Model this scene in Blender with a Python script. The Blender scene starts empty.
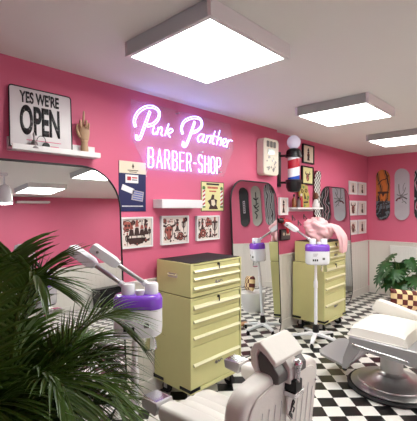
import bpy, bmesh, math, random
from mathutils import Vector, Matrix, noise
random.seed(7)
C = bpy.context.scene.collection
sc = bpy.context.scene
PI = math.pi
R = math.radians

# ---------------------------------------------------------------- camera, world, exposure
CAMH = 1.53
FWD = R(43.5)                       # heading of the view, measured from +X (the wall runs along +X)
cam = bpy.data.cameras.new('camera')
cam.lens = 36 * 369 / 421
cam.sensor_width = 36
cam.shift_y = -2.5 / 421
cam.clip_start = 0.05
camo = bpy.data.objects.new('camera', cam)
camo.location = (0, 0, CAMH)
camo.rotation_euler = (PI / 2, 0, FWD - PI / 2)
C.objects.link(camo)
sc.camera = camo
w = bpy.data.worlds.new('world'); sc.world = w; w.use_nodes = True
w.node_tree.nodes['Background'].inputs[0].default_value = (0.80, 0.88, 1.0, 1)
w.node_tree.nodes['Background'].inputs[1].default_value = .8
sc.view_settings.view_transform = 'Standard'
sc.view_settings.look = 'None'
sc.view_settings.exposure = 1.06
sc.view_settings.gamma = 1
sc.view_settings.use_curve_mapping = False
PANEL_E = 9.3
NEON_E = 3.8

# ---------------------------------------------------------------- materials
def srgb(r, g, b):
    f = lambda v: (v / 255 / 12.92) if v / 255 <= .04045 else ((v / 255 + .055) / 1.055) ** 2.4
    return (f(r), f(g), f(b), 1)

def mat(name, col, rough=.5, metal=0, bump=0, bscale=40, vary=0, vscale=6, coat=0, trans=0, alpha=1, ior=1.45, emit=None, es=0, sub=0):
    m = bpy.data.materials.new(name); m.use_nodes = True
    nt = m.node_tree; p = nt.nodes['Principled BSDF']
    p.inputs['Base Color'].default_value = srgb(*col)
    p.inputs['Roughness'].default_value = rough
    p.inputs['Metallic'].default_value = metal
    p.inputs['Coat Weight'].default_value = coat
    p.inputs['Transmission Weight'].default_value = trans
    p.inputs['Alpha'].default_value = alpha
    p.inputs['IOR'].default_value = ior
    if sub:
        p.inputs['Subsurface Weight'].default_value = sub
    if emit:
        p.inputs['Emission Color'].default_value = (*emit, 1)
        p.inputs['Emission Strength'].default_value = es
    tc = nt.nodes.new('ShaderNodeTexCoord')
    if vary:
        n = nt.nodes.new('ShaderNodeTexNoise'); n.inputs['Scale'].default_value = vscale
        n.inputs['Detail'].default_value = 4
        nt.links.new(tc.outputs['Object'], n.inputs['Vector'])
        mr = nt.nodes.new('ShaderNodeMapRange')
        mr.inputs[1].default_value = .3; mr.inputs[2].default_value = .7
        mr.inputs[3].default_value = 1 - vary; mr.inputs[4].default_value = 1 + vary
        hs = nt.nodes.new('ShaderNodeHueSaturation')
        hs.inputs['Color'].default_value = srgb(*col)
        nt.links.new(n.outputs['Fac'], mr.inputs[0]); nt.links.new(mr.outputs[0], hs.inputs['Value'])
        nt.links.new(hs.outputs[0], p.inputs['Base Color'])
    if bump:
        n = nt.nodes.new('ShaderNodeTexNoise'); n.inputs['Scale'].default_value = bscale
        nt.links.new(tc.outputs['Object'], n.inputs['Vector'])
        b = nt.nodes.new('ShaderNodeBump'); b.inputs['Strength'].default_value = bump
        b.inputs['Distance'].default_value = .01
        nt.links.new(n.outputs['Fac'], b.inputs['Height']); nt.links.new(b.outputs[0], p.inputs['Normal'])
    return m

def checker_mat(name, c1, c2, size, rot=0, off=(0, 0), rough=.4, axes='XY', coat=0):
    m = mat(name, c1, rough, coat=coat); nt = m.node_tree; p = nt.nodes['Principled BSDF']
    tc = nt.nodes.new('ShaderNodeTexCoord')
    sep = nt.nodes.new('ShaderNodeSeparateXYZ'); nt.links.new(tc.outputs['Object'], sep.inputs[0])
    comb = nt.nodes.new('ShaderNodeCombineXYZ')
    def lin(ca, cb, o):                       # (ca*A + cb*B - o)/size
        a = nt.nodes.new('ShaderNodeMath'); a.operation = 'MULTIPLY'; a.inputs[1].default_value = ca / size
        b = nt.nodes.new('ShaderNodeMath'); b.operation = 'MULTIPLY_ADD'; b.inputs[1].default_value = cb / size
        d = nt.nodes.new('ShaderNodeMath'); d.operation = 'ADD'; d.inputs[1].default_value = -o / size + 200
        nt.links.new(sep.outputs[axes[0]], a.inputs[0]); nt.links.new(sep.outputs[axes[1]], b.inputs[0])
        nt.links.new(a.outputs[0], b.inputs[2]); nt.links.new(b.outputs[0], d.inputs[0])
        return d.outputs[0]
    c, s = math.cos(rot), math.sin(rot)
    nt.links.new(lin(c, s, off[0]), comb.inputs[0]); nt.links.new(lin(s, -c, off[1]), comb.inputs[1])
    comb.inputs[2].default_value = .5
    ch = nt.nodes.new('ShaderNodeTexChecker'); ch.inputs['Scale'].default_value = 1
    ch.inputs[1].default_value = srgb(*c1); ch.inputs[2].default_value = srgb(*c2)
    nt.links.new(comb.outputs[0], ch.inputs[0]); nt.links.new(ch.outputs[0], p.inputs['Base Color'])
    return m

def ramp_mat(name, kind, scale, stops, rough=.4, distortion=4, stretch=(1, 1, 1)):
    m = mat(name, (200, 200, 200), rough); nt = m.node_tree; p = nt.nodes['Principled BSDF']
    tc = nt.nodes.new('ShaderNodeTexCoord'); mp = nt.nodes.new('ShaderNodeMapping')
    mp.inputs['Scale'].default_value = stretch
    nt.links.new(tc.outputs['Object'], mp.inputs[0])
    if kind == 'wave':
        t = nt.nodes.new('ShaderNodeTexWave'); t.inputs['Distortion'].default_value = distortion
        t.inputs['Detail'].default_value = 2; t.inputs['Detail Scale'].default_value = 1.2
    else:
        t = nt.nodes.new('ShaderNodeTexNoise'); t.inputs['Detail'].default_value = 3
    t.inputs['Scale'].default_value = scale
    nt.links.new(mp.outputs[0], t.inputs['Vector'])
    r = nt.nodes.new('ShaderNodeValToRGB'); r.color_ramp.interpolation = 'CONSTANT'
    el = r.color_ramp.elements
    while len(el) < len(stops): el.new(.5)
    for e, (pos, col) in zip(el, stops): e.position = pos; e.color = srgb(*col)
    nt.links.new(t.outputs['Fac'], r.inputs[0]); nt.links.new(r.outputs[0], p.inputs['Base Color'])
    return m

M = {
 'pink': mat('pink_paint', (214, 104, 134), .55, bump=.08, bscale=120, vary=.02, vscale=2),
 'ceiling': mat('ceiling_paint', (236, 233, 228), .8, bump=.05, bscale=60),
 'wainscot': mat('wainscot_paint', (228, 222, 214), .45),
 'white': mat('white_paint', (232, 230, 230), .4),
 'whitegloss': mat('white_gloss_plastic', (236, 236, 240), .2, coat=.3),
 'vinyl': mat('white_vinyl', (236, 232, 224), .38, bump=.1, bscale=50, vary=.02),
 'vinylgrey': mat('pale_grey_enamel', (168, 168, 170), .3, metal=.35),
 'chrome': mat('chrome', (215, 215, 218), .12, metal=1),
 'steel': mat('brushed_steel', (190, 188, 188), .34, metal=1),
 'darksteel': mat('dark_steel', (104, 102, 100), .4, metal=.3),
 'black': mat('black_plastic', (18, 18, 20), .35),
 'rubber': mat('black_rubber', (22, 22, 24), .6),
 'cabinet': mat('pale_yellow_enamel', (212, 208, 146), .32, vary=.02),
 'cabinetdark': mat('yellow_enamel_seam', (120, 116, 70), .5),
 'strip': mat('ivory_handle_strip', (214, 208, 172), .35, metal=.1),
 'mirror': mat('mirror_glass', (232, 236, 236), .01, metal=1),
 'purple': mat('purple_plastic', (132, 74, 206), .15, coat=.4, trans=.15),
 'glass': mat('clear_glass', (235, 240, 245), .03, trans=1, ior=1.2),
 'acrylic': mat('clear_acrylic', (235, 235, 245), .15, alpha=.07),
 'navy': mat('navy_print', (28, 36, 84), .4),
 'cream': mat('cream_card', (226, 214, 190), .5),
 'paper': mat('print_paper', (226, 214, 206), .6),
 'ink': mat('tattoo_ink', (62, 38, 36), .6),
 'inkred': mat('tattoo_red', (158, 84, 74), .6),
 'yellowpaper': mat('pale_yellow_print', (226, 220, 160), .5),
 'red': mat('red_print', (186, 40, 52), .4),
 'green': mat('green_print', (84, 128, 72), .5),
 'blue': mat('blue_print', (44, 84, 176), .4),
 'wood': mat('pale_wood', (190, 156, 124), .5, vary=.06, vscale=20),
 'tan': mat('tan_wood', (190, 140, 98), .5, vary=.1, vscale=12),
 'palm': mat('palm_leaf', (68, 92, 32), .38, vary=.28, vscale=5),
 'palmstem': mat('palm_stem', (84, 104, 42), .45),
 'monstera': mat('monstera_leaf', (42, 84, 40), .35, vary=.25, vscale=9),
 'soil': mat('soil', (48, 36, 28), .9, bump=.5),
 'pot': mat('basket_weave', (176, 138, 92), .7, bump=.6, bscale=90),
 'potyellow': mat('yellow_pot', (206, 176, 96), .5),
 'pinkcloth': mat('pale_pink_cloth', (246, 196, 200), .8, bump=.2, bscale=60),
 'maroon': mat('maroon_print', (104, 34, 40), .6),
 'retro': mat('cream_enamel', (216, 206, 190), .35),
 'globe': mat('frosted_globe', (232, 230, 240), .25, emit=(.75, .75, 1), es=.12),
 'display': mat('silver_display', (190, 196, 190), .2, metal=.4),
 'ochre': mat('ochre_board', (176, 158, 82), .5, vary=.25, vscale=14),
 'brown': mat('brown_ceramic', (112, 74, 54), .4),
 'amber': mat('amber_glass', (150, 96, 60), .2),
 'signwhite': mat('enamel_sign_white', (206, 199, 201), .3, vary=.03, vscale=9),
 'signblack': ramp_mat('distressed_black_ink', 'noise', 60, [(0, (26, 26, 28)), (.62, (104, 100, 100))], .5),
 'badge': mat('badge_white', (220, 216, 210), .3),
 'silver': mat('antique_silver', (150, 146, 146), .3, metal=.9),
 'magenta': mat('magenta_card', (214, 70, 120), .4),
 'radiator': mat('radiator_enamel', (232, 230, 226), .35),
 'panel': mat('led_panel', (255, 255, 255), .5, emit=(.97, 1.0, .94), es=PANEL_E),
 'panelframe': mat('light_frame', (236, 232, 230), .45),
 'neon': mat('neon_tube', (255, 255, 255), .3, emit=(.24, .34, 1.0), es=NEON_E),
 'pendantlit': mat('pendant_diffuser', (255, 255, 255), .4, emit=(1, .98, .95), es=8),
 'floor': checker_mat('checkered_vinyl', (236, 234, 228), (22, 22, 22), .1315, R(45), (2.685, 1.080), .28, coat=.15),
 'checks': checker_mat('black_white_checks', (230, 230, 226), (22, 22, 24), .034, R(0), (0, 0), .4, axes='XZ'),
 'pillow': checker_mat('brown_cream_checks', (96, 38, 34), (236, 208, 158), .07, R(0), (0, 0), .7, axes='XZ'),
 'board_orange': ramp_mat('orange_deck_art', 'wave', 2.2, [(0, (196, 112, 52)), (.62, (120, 66, 38)), (.8, (190, 120, 66)), (.93, (60, 44, 40))], .35, 6),
 'board_slate': ramp_mat('dark_grey_deck_art', 'noise', 9, [(0, (38, 38, 42)), (.5, (96, 104, 112)), (.6, (48, 42, 40))], .35),
 'board_pale': mat('pale_grey_deck', (176, 170, 178), .35, vary=.05, vscale=6),
 'board_sage': mat('grey_sage_deck', (150, 148, 140), .35, vary=.05, vscale=6),
 'board_swirl': ramp_mat('black_white_pink_swirl', 'wave', 3.0, [(0, (30, 26, 30)), (.35, (150, 150, 156)), (.7, (196, 90, 112)), (.85, (30, 30, 34))], .35, 9),
 'board_swirl_grey': ramp_mat('grey_swirl_deck_art', 'wave', 3.0, [(0, (120, 118, 122)), (.45, (160, 158, 160)), (.85, (36, 34, 38))], .35, 7),
}
# the barber pole's spiral
def spiral_mat():
    m = mat('barber_spiral', (240, 240, 245), .25); nt = m.node_tree; p = nt.nodes['Principled BSDF']
    tc = nt.nodes.new('ShaderNodeTexCoord'); s = nt.nodes.new('ShaderNodeSeparateXYZ')
    nt.links.new(tc.outputs['Object'], s.inputs[0])
    at = nt.nodes.new('ShaderNodeMath'); at.operation = 'ARCTAN2'
    nt.links.new(s.outputs[1], at.inputs[0]); nt.links.new(s.outputs[0], at.inputs[1])
    a = nt.nodes.new('ShaderNodeMath'); a.operation = 'MULTIPLY'; a.inputs[1].default_value = -1 / (2 * PI)
    nt.links.new(at.outputs[0], a.inputs[0])
    z = nt.nodes.new('ShaderNodeMath'); z.operation = 'MULTIPLY_ADD'; z.inputs[1].default_value = 2.4
    nt.links.new(s.outputs[2], z.inputs[0]); nt.links.new(a.outputs[0], z.inputs[2])
    f = nt.nodes.new('ShaderNodeMath'); f.operation = 'FRACT'; nt.links.new(z.outputs[0], f.inputs[0])
    r = nt.nodes.new('ShaderNodeValToRGB'); r.color_ramp.interpolation = 'CONSTANT'
    el = r.color_ramp.elements
    for _ in range(2): el.new(.5)
    for e, (pos, col) in zip(el, [(0, (190, 40, 60)), (.25, (238, 238, 245)), (.5, (40, 80, 190)), (.75, (238, 238, 245))]):
        e.position = pos; e.color = srgb(*col)
    nt.links.new(f.outputs[0], r.inputs[0]); nt.links.new(r.outputs[0], p.inputs['Base Color'])
    return m
M['spiral'] = spiral_mat()
_nt = M['palm'].node_tree; _nt.nodes['Principled BSDF'].inputs['Specular IOR Level'].default_value = .35

# ---------------------------------------------------------------- mesh helpers
def catmull(pts, n=6, closed=False):
    P = [Vector(p) for p in pts]
    if len(P) < 3: return P
    out = []
    L = len(P)
    rng = range(L if closed else L - 1)
    for i in rng:
        if closed: p0, p1, p2, p3 = P[i - 1], P[i], P[(i + 1) % L], P[(i + 2) % L]
        else: p0, p1, p2, p3 = P[max(i - 1, 0)], P[i], P[i + 1], P[min(i + 2, L - 1)]
        for k in range(n):
            t = k / n
            out.append(.5 * ((2 * p1) + (-p0 + p2) * t + (2 * p0 - 5 * p1 + 4 * p2 - p3) * t * t + (-p0 + 3 * p1 - 3 * p2 + p3) * t ** 3))
    if not closed: out.append(P[-1])
    return out

class MB:
    def __init__(s): s.v = []; s.f = []
    def add(s, vs, fs):
        o = len(s.v); s.v += [tuple(v) for v in vs]; s.f += [tuple(i + o for i in f) for f in fs]
    def box(s, x0, x1, y0, y1, z0, z1, mt=None):
        vs = [Vector((x, y, z)) for z in (z0, z1) for y in (y0, y1) for x in (x0, x1)]
        if mt: vs = [mt @ v for v in vs]
        s.add(vs, [(0, 2, 3, 1), (4, 5, 7, 6), (0, 1, 5, 4), (2, 6, 7, 3), (0, 4, 6, 2), (1, 3, 7, 5)])
        return s
    def tube(s, pts, r, n=8, smooth=0, closed=False, flat=1):
        pts = [Vector(p) for p in pts]
        if smooth: 
            if isinstance(r, (list, tuple)):
                rr = [Vector((q, 0, 0)) for q in r]; r = [v.x for v in catmull(rr, smooth)]
            pts = catmull(pts, smooth, closed)
        N = len(pts)
        if not isinstance(r, (list, tuple)): r = [r] * N
        vs = []; up = None
        for i, p in enumerate(pts):
            a = pts[i - 1] if i else (pts[-1] if closed else pts[0]); b = pts[(i + 1) % N] if (i < N - 1 or closed) else pts[i]
            t = (b - a)
            if t.length < 1e-9: t = Vector((0, 0, 1))
            t.normalize()
            if up is None:
                up = Vector((0, 0, 1)) if abs(t.z) < .9 else Vector((0, 1, 0))
            u = up - t * up.dot(t)
            if u.length < 1e-6: u = t.orthogonal()
            u.normalize(); up = u; w_ = t.cross(u)
            for k in range(n):
                an = 2 * PI * k / n
                vs.append(p + (u * math.cos(an) * flat + w_ * math.sin(an)) * r[i])
        fs = []
        for i in range(N if closed else N - 1):
            j = (i + 1) % N
            for k in range(n):
                l = (k + 1) % n
                fs.append((i * n + k, i * n + l, j * n + l, j * n + k))
        if not closed:
            fs.append(tuple(range(n - 1, -1, -1))); fs.append(tuple((N - 1) * n + k for k in range(n)))
        s.add(vs, fs); return s
    def lathe(s, prof, c=(0, 0, 0), n=24, mt=None, sx=1, sy=1):
        vs = []; fs = []
        for r, z in prof:
            for k in range(n):
                a = 2 * PI * k / n
                v = Vector((r * math.cos(a) * sx, r * math.sin(a) * sy, z))
                if mt: v = mt @ v
                vs.append(v + Vector(c))
        m = len(prof)
        for i in range(m - 1):
            for k in range(n):
                l = (k + 1) % n
                fs.append((i * n + k, i * n + l, (i + 1) * n + l, (i + 1) * n + k))
        fs.append(tuple(range(n - 1, -1, -1))); fs.append(tuple((m - 1) * n + k for k in range(n)))
        s.add(vs, fs); return s
    def prism(s, poly, fn, d0, d1):
        """poly: 2-D outline; fn(u, v, d) -> point; swept from d0 to d1"""
        n = len(poly)
        s.add([fn(u, v, d0) for u, v in poly] + [fn(u, v, d1) for u, v in poly],
              [tuple(range(n)), tuple(range(2 * n - 1, n - 1, -1))] + [(i, i + n, (i + 1) % n + n, (i + 1) % n) for i in range(n)])
        return s
    def ell(s, c, r, n=16, m=10, mt=None):
        vs = []; fs = []
        for i in range(m + 1):
            th = PI * i / m
            for k in range(n):
                a = 2 * PI * k / n
                v = Vector((r[0] * math.sin(th) * math.cos(a), r[1] * math.sin(th) * math.sin(a), -r[2] * math.cos(th)))
                if mt: v = mt @ v
                vs.append(v + Vector(c))
        for i in range(m):
            for k in range(n):
                l = (k + 1) % n
                fs.append((i * n + k, i * n + l, (i + 1) * n + l, (i + 1) * n + k))
        s.add(vs, fs); return s
    def build(s, name, m, parent=None, bevel=0, seg=2, smooth=False, sub=0, loc=None, rot=None):
        me = bpy.data.meshes.new(name); me.from_pydata(s.v, [], s.f)
        bm = bmesh.new(); bm.from_mesh(me)
        bmesh.ops.remove_doubles(bm, verts=bm.verts, dist=1e-6)
        bmesh.ops.recalc_face_normals(bm, faces=bm.faces)
        bm.to_mesh(me); bm.free()
        o = bpy.data.objects.new(name, me); C.objects.link(o)
        me.materials.append(M[m] if isinstance(m, str) else m)
        if smooth or bevel:
            for p in me.polygons: p.use_smooth = True
        if bevel:
            b = o.modifiers.new('bevel', 'BEVEL'); b.width = bevel; b.segments = seg; b.limit_method = 'ANGLE'; b.angle_limit = R(35)
            b.harden_normals = True
        if sub:
            b = o.modifiers.new('sub', 'SUBSURF'); b.levels = sub; b.render_levels = sub
        if smooth == 'auto':
            for p in me.polygons: p.use_smooth = True
            bm = bmesh.new(); bm.from_mesh(me)
            for e in bm.edges:
                if len(e.link_faces) == 2 and e.calc_face_angle(0) > R(38): e.smooth = False
            bm.to_mesh(me); bm.free()
        if parent: o.parent = parent
        if loc: o.location = loc
        if rot: o.rotation_euler = rot
        return o

def tag(o, label=None, cat=None, group=None, kind=None):
    if label: o['label'] = label
    if cat: o['category'] = cat
    if group: o['group'] = group
    if kind: o['kind'] = kind
    return o
def thing(name, label, cat, loc=(0, 0, 0), rz=0, group=None):
    o = bpy.data.objects.new(name, None); C.objects.link(o); o.empty_display_size = .1
    o.location = loc; o.rotation_euler = (0, 0, rz)
    return tag(o, label, cat, group)
def struct(mb, name, m, **k):
    return tag(mb.build(name, m, **k), kind='structure')
def copy_tree(o, parent=None):
    c = o.copy(); C.objects.link(c)
    if parent: c.parent = parent
    for ch in [x for x in o.children if x.name != c.name]:
        copy_tree(ch, c)
    return c
def rrect(w_, h_, r, n=6, x0=None, z0=None):
    x0 = -w_ / 2 if x0 is None else x0; z0 = 0 if z0 is None else z0
    out = []
    for cx_, cz_, a0 in ((x0 + w_ - r, z0 + h_ - r, 0), (x0 + r, z0 + h_ - r, 90), (x0 + r, z0 + r, 180), (x0 + w_ - r, z0 + r, 270)):
        for k in range(n + 1):
            a = R(a0 + 90 * k / n); out.append((cx_ + r * math.cos(a), cz_ + r * math.sin(a)))
    return out
XZ = lambda u, v, d: (u, d, v)
YZ = lambda u, v, d: (d, u, v)
XY = lambda u, v, d: (u, v, d)

def text_mesh(txt, name, m, parent, x0, z0, w_, h_, y, depth=.0015, bold=.02, facing='-Y'):
    cu = bpy.data.curves.new(name, 'FONT'); cu.body = txt; cu.extrude = 0; cu.offset = bold
    t = bpy.data.objects.new(name, cu); C.objects.link(t)
    bpy.context.view_layer.update()
    dg = bpy.context.evaluated_depsgraph_get()
    me = bpy.data.meshes.new_from_object(t.evaluated_get(dg))
    bpy.data.objects.remove(t); bpy.data.curves.remove(cu)
    xs = [v.co.x for v in me.vertices]; ys = [v.co.y for v in me.vertices]
    a, b, c_, d = min(xs), max(xs), min(ys), max(ys)
    for v in me.vertices:
        u = x0 + (v.co.x - a) / (b - a) * w_; q = z0 + (v.co.y - c_) / (d - c_) * h_
        v.co = (u, y, q)
    bm = bmesh.new(); bm.from_mesh(me)
    g = bmesh.ops.extrude_face_region(bm, geom=bm.faces[:])
    for e in g['geom']:
        if isinstance(e, bmesh.types.BMVert): e.co.y -= depth
    bmesh.ops.recalc_face_normals(bm, faces=bm.faces)
    bm.to_mesh(me); bm.free(); me.materials.clear(); me.materials.append(M[m])
    me.name = name
    o = bpy.data.objects.new(name, me); C.objects.link(o); o.parent = parent
    return o

# ---------------------------------------------------------------- the room
WX0, WX1, WY0, WY1, WZ = -1.6, 6.905, -3.0, 2.46, 2.47
JOG, WY2 = 3.79, 2.535
struct(MB().box(WX0 - .1, WX1 + .1, WY0 - .1, WY1 + .2, -.06, 0), 'floor', 'floor')
struct(MB().box(WX0 - .1, WX1 + .1, WY0 - .1, WY1 + .2, WZ, WZ + .06), 'ceiling', 'ceiling')
struct(MB().box(WX0, JOG, WY1, WY1 + .14, 0, WZ), 'wall_left', 'pink')
struct(MB().box(JOG, WX1, WY2, WY2 + .08, 0, WZ), 'wall_recess', 'pink')
struct(MB().box(WX1, WX1 + .1, WY0, WY2, 0, WZ), 'wall_back', 'pink')
# unseen window opening, added behind the viewer to let in cool fill light
VX0, VX1, VZ0, VZ1 = -1.35, 2.05, .95, 2.30
struct(MB().box(WX0, VX0, WY0 - .1, WY0, 0, WZ).box(VX1, WX1, WY0 - .1, WY0, 0, WZ).box(VX0, VX1, WY0 - .1, WY0, 0, VZ0).box(VX0, VX1, WY0 - .1, WY0, VZ1, WZ), 'wall_right', 'pink')
wf = struct(MB().box(VX0, VX1, WY0 - .08, WY0 + .01, VZ0, VZ0 + .05).box(VX0, VX1, WY0 - .08, WY0 + .01, VZ1 - .05, VZ1).box(VX0, VX0 + .05, WY0 - .08, WY0 + .01, VZ0 + .05, VZ1 - .05).box(VX1 - .05, VX1, WY0 - .08, WY0 + .01, VZ0 + .05, VZ1 - .05).box(.33, .38, WY0 - .08, WY0 + .01, VZ0 + .05, VZ1 - .05), 'added_window_1', 'white')
struct(MB().box(WX0 - .1, WX0, WY0, WY1, 0, WZ), 'wall_front', 'pink')
def wains(x0, x1, y, name, sgn, tr):
    mb = MB()
    p = .11; x = x0
    yo = y - sgn * .010
    mb.box(x0, x1, min(y, yo), max(y, yo), 0, .935)
    yb = y - sgn * .013
    while x < x1 - .01:
        xe = min(x + p - .005, x1)
        mb.box(x, xe, min(yo, yb), max(yo, yb), .02, .92); x += p
    struct(mb, name, 'wainscot')
    yc = y - sgn * .026; yb2 = y - sgn * .022
    struct(MB().box(x0, x1, min(y, yc), max(y, yc), .925, .948), tr, 'wainscot', bevel=.004)
    struct(MB().box(x0, x1, min(y, yb2), max(y, yb2), 0, .12), 'baseboard_' + tr.split('_', 1)[1], 'wainscot', bevel=.004)
wains(WX0, JOG, WY1, 'wainscot_left', 1, 'trim_left')
wains(JOG, WX1, WY2, 'wainscot_recess', 1, 'trim_recess')
wains(WX0, WX1, WY0, 'wainscot_right', -1, 'trim_right')
def wains_x(x, y0, y1):
    mb = MB(); mb.box(x - .010, x, y0, y1, 0, .935)
    y = y0
    while y < y1 - .01:
        mb.box(x - .013, x - .010, y, min(y + .105, y1), .02, .92); y += .11
    struct(mb, 'wainscot_back', 'wainscot')
    struct(MB().box(x - .026, x, y0, y1, .925, .948), 'trim_back', 'wainscot', bevel=.004)
    struct(MB().box(x - .022, x, y0, y1, 0, .12), 'baseboard_back', 'wainscot', bevel=.004)
wains_x(WX1, WY0, WY2 - .03)

# ceiling lights
def ceiling_light(x, y, label, sz=.67, first=[None]):
    if first[0] is None:
        t = thing('ceiling_light', label, 'ceiling light', (x, y, WZ), 0, 'square ceiling panel lights')
        h_ = .082; e = sz / 2
        mb = MB()
        mb.box(-e, e, -e, -e + .026, -h_, 0).box(-e, e, e - .026, e, -h_, 0)
        mb.box(-e, -e + .026, -e + .026, e - .026, -h_, 0).box(e - .026, e, -e + .026, e - .026, -h_, 0)
        mb.build('frame', 'panelframe', t, bevel=.002)
        MB().box(-e + .026, e - .026, -e + .026, e - .026, -h_ + .004, -h_ + .012).build('diffuser', 'panel', t)
        first[0] = t
    else:
        t = copy_tree(first[0]); t.location = (x, y, WZ); t['label'] = label
    return t
ceiling_light(1.53, 1.455, 'square white panel light nearest the viewer, above the neon sign')
ceiling_light(3.39, 1.45, 'square white panel light in the middle, towards the barber pole')
ceiling_light(5.17, 1.46, 'square white panel light farthest along, cut by the right edge of the photo')
ceiling_light(3.02, -.27, 'square panel light reflected in the top right of the large left mirror')
ceiling_light(2.72, -1.80, 'square panel light reflected in the left part of the large left mirror')
ceiling_light(5.15, -.27, 'square ceiling panel light added out of view to brighten the right end of the room')  # extra unseen panel, added to lift the light on the right side
ceiling_light(5.0, -1.95, 'square panel light glimpsed at the right rim of the large left mirror')
# pendant, shelf and bin seen in the big mirror
t = thing('pendant_lamp', 'white cylindrical pendant lamp reflected at the left edge of the large mirror', 'lamp', (1.84, -.9, WZ))
MB().lathe([(.05, 0), (.05, -.03), (.012, -.04), (.012, -.16), (.05, -.18), (.085, -.24), (.1, -.44), (.097, -.44)]).build('shade', 'whitegloss', t, smooth='auto')
MB().lathe([(.094, -.446), (.094, -.436)]).build('bulb', 'pendantlit', t)
tag(MB().box(2.7, 3.35, WY0, WY0 + .12, 2.33, 2.37).build('wall_shelf', 'white', bevel=.003), 'slim white shelf high on opposite wall, seen only in the large left mirror', 'shelf')
t = thing('storage_bin', 'black lidded box by the opposite wainscot, seen only in the large left mirror', 'bin', (4.55, -2.74, 0))
MB().box(-.36, .36, -.18, .18, 0, .36).build('body', 'black', t, bevel=.02)
MB().box(-.375, .375, -.195, .195, .36, .40).build('lid', 'black', t, bevel=.01)

# ---------------------------------------------------------------- mirrors
def mirror(name_label, x0, x1, yb, ytop, h_, r, yaw=0):
    w_ = x1 - x0; xm = (x0 + x1) / 2
    t = thing('leaning_mirror', name_label, 'mirror', (xm, yb, 0))
    t.rotation_euler = (-math.atan2(ytop - yb, h_), 0, R(yaw))
    out = rrect(w_, h_, r, 10)
    def bot(p):  # square-ish bottom corners
        return p
    MB().tube([(u, .008, v + .0) for u, v in out], .009, 8, closed=True).build('frame', 'black', t, smooth=True)
    inn = rrect(w_ - .008, h_ - .008, r - .004, 10, z0=.004)
    MB().prism(inn, XZ, .004, .010).build('glass', 'mirror', t)
    MB().prism(inn, XZ, .011, .018).build('backing', 'black', t)
    return t
mirror('large black-rimmed round-cornered mirror at left, behind the palm', .34, 1.575, 2.318, 2.437, 1.828, .30)
mirror('black-rimmed mirror leaning between the two yellow cabinets, reflecting skateboards', 2.825, 3.735, 2.325, 2.402, 1.818, .22, 3.5)
mirror('black-rimmed mirror farthest along the wall, behind the pink gown', 5.02, 6.02, 2.44, 2.512, 1.85, .24)

# ---------------------------------------------------------------- open sign, its ledge and what is on it
t = thing('wall_shelf', 'white picture ledge holding the black and white open sign', 'shelf', (1.10, WY1, 1.885), 0)
MB().box(-.31, .275, -.09, 0, 0, .018).build('board', 'white', t, bevel=.002)
MB().box(-.31, .275, -.018, 0, .018, .085).build('back_board', 'white', t, bevel=.002)
MB().box(-.31, .275, -.1, -.088, 0, .035).build('lip', 'white', t, bevel=.002)
t = thing('metal_sign', 'white enamel sign with bold black open lettering, leaning on the ledge', 'sign', (.992, WY1 - .045, 1.905))
t.rotation_euler = (R(-3.5), 0, 0)
SW, SH = .395, .385
MB().prism(rrect(SW, SH, .018), XZ, 0, .004).build('plate', 'signwhite', t)
MB().tube([(u, 0, v) for u, v in rrect(SW, SH, .018)], .004, 6, closed=True).build('rim', 'black', t)
text_mesh("YES WE'RE", 'small_lettering', 'signblack', t, -.137, .287, .25, .078, -.001, bold=.03)
text_mesh("OPEN", 'large_lettering', 'signblack', t, -.137, .085, .252, .19, -.001, bold=.035)
MB().box(.0 - .10, .12, -.002, 0, .052, .056).build('underline', 'magenta', t)
# mannequin hand
t = thing('wooden_hand', 'pale wooden mannequin hand with the middle finger raised, on the ledge', 'hand model', (1.275, WY1 - .055, 1.903), R(-25))
t.scale = (.9, .9, 1.12)
mb = MB()
mb.lathe([(.030, 0), (.029, .03), (.025, .06), (.023, .075), (.027, .09)], sx=1, sy=.75, n=16)
mb.tube([(0, 0, .07), (0, 0, .10), (-.002, 0, .135), (-.004, 0, .17), (-.004, 0, .182)], [.024, .034, .042, .040, .030], 14, flat=.5)
mb.build('palm', 'wood', t, smooth=True)
def finger(pts, r): return MB().tube(pts, r, 10, smooth=4).build('finger', 'wood', t, smooth=True)
finger([(-.008, 0, .17), (-.008, -.001, .205), (-.007, -.002, .235), (-.006, -.002, .262), (-.006, -.002, .272)], [.0095, .0095, .0085, .0075, .004])
finger([(-.029, 0, .168), (-.030, -.006, .198), (-.030, -.028, .202), (-.029, -.034, .18), (-.029, -.030, .163)], [.0095, .0095, .009, .008, .005])
finger([(.012, 0, .17), (.013, -.006, .200), (.013, -.028, .203), (.013, -.034, .18), (.013, -.030, .162)], [.009, .009, .0085, .008, .005])
finger([(.029, 0, .16), (.030, -.006, .186), (.030, -.026, .188), (.030, -.030, .17), (.030, -.026, .154)], [.0085, .0085, .008, .007, .004])
MB().tube([(-.030, 0, .11), (-.048, -.004, .13), (-.055, -.010, .155), (-.050, -.014, .178), (-.046, -.015, .187)], [.013, .0115, .0105, .009, .005], 10, smooth=4).build('thumb', 'wood', t, smooth=True)
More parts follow.
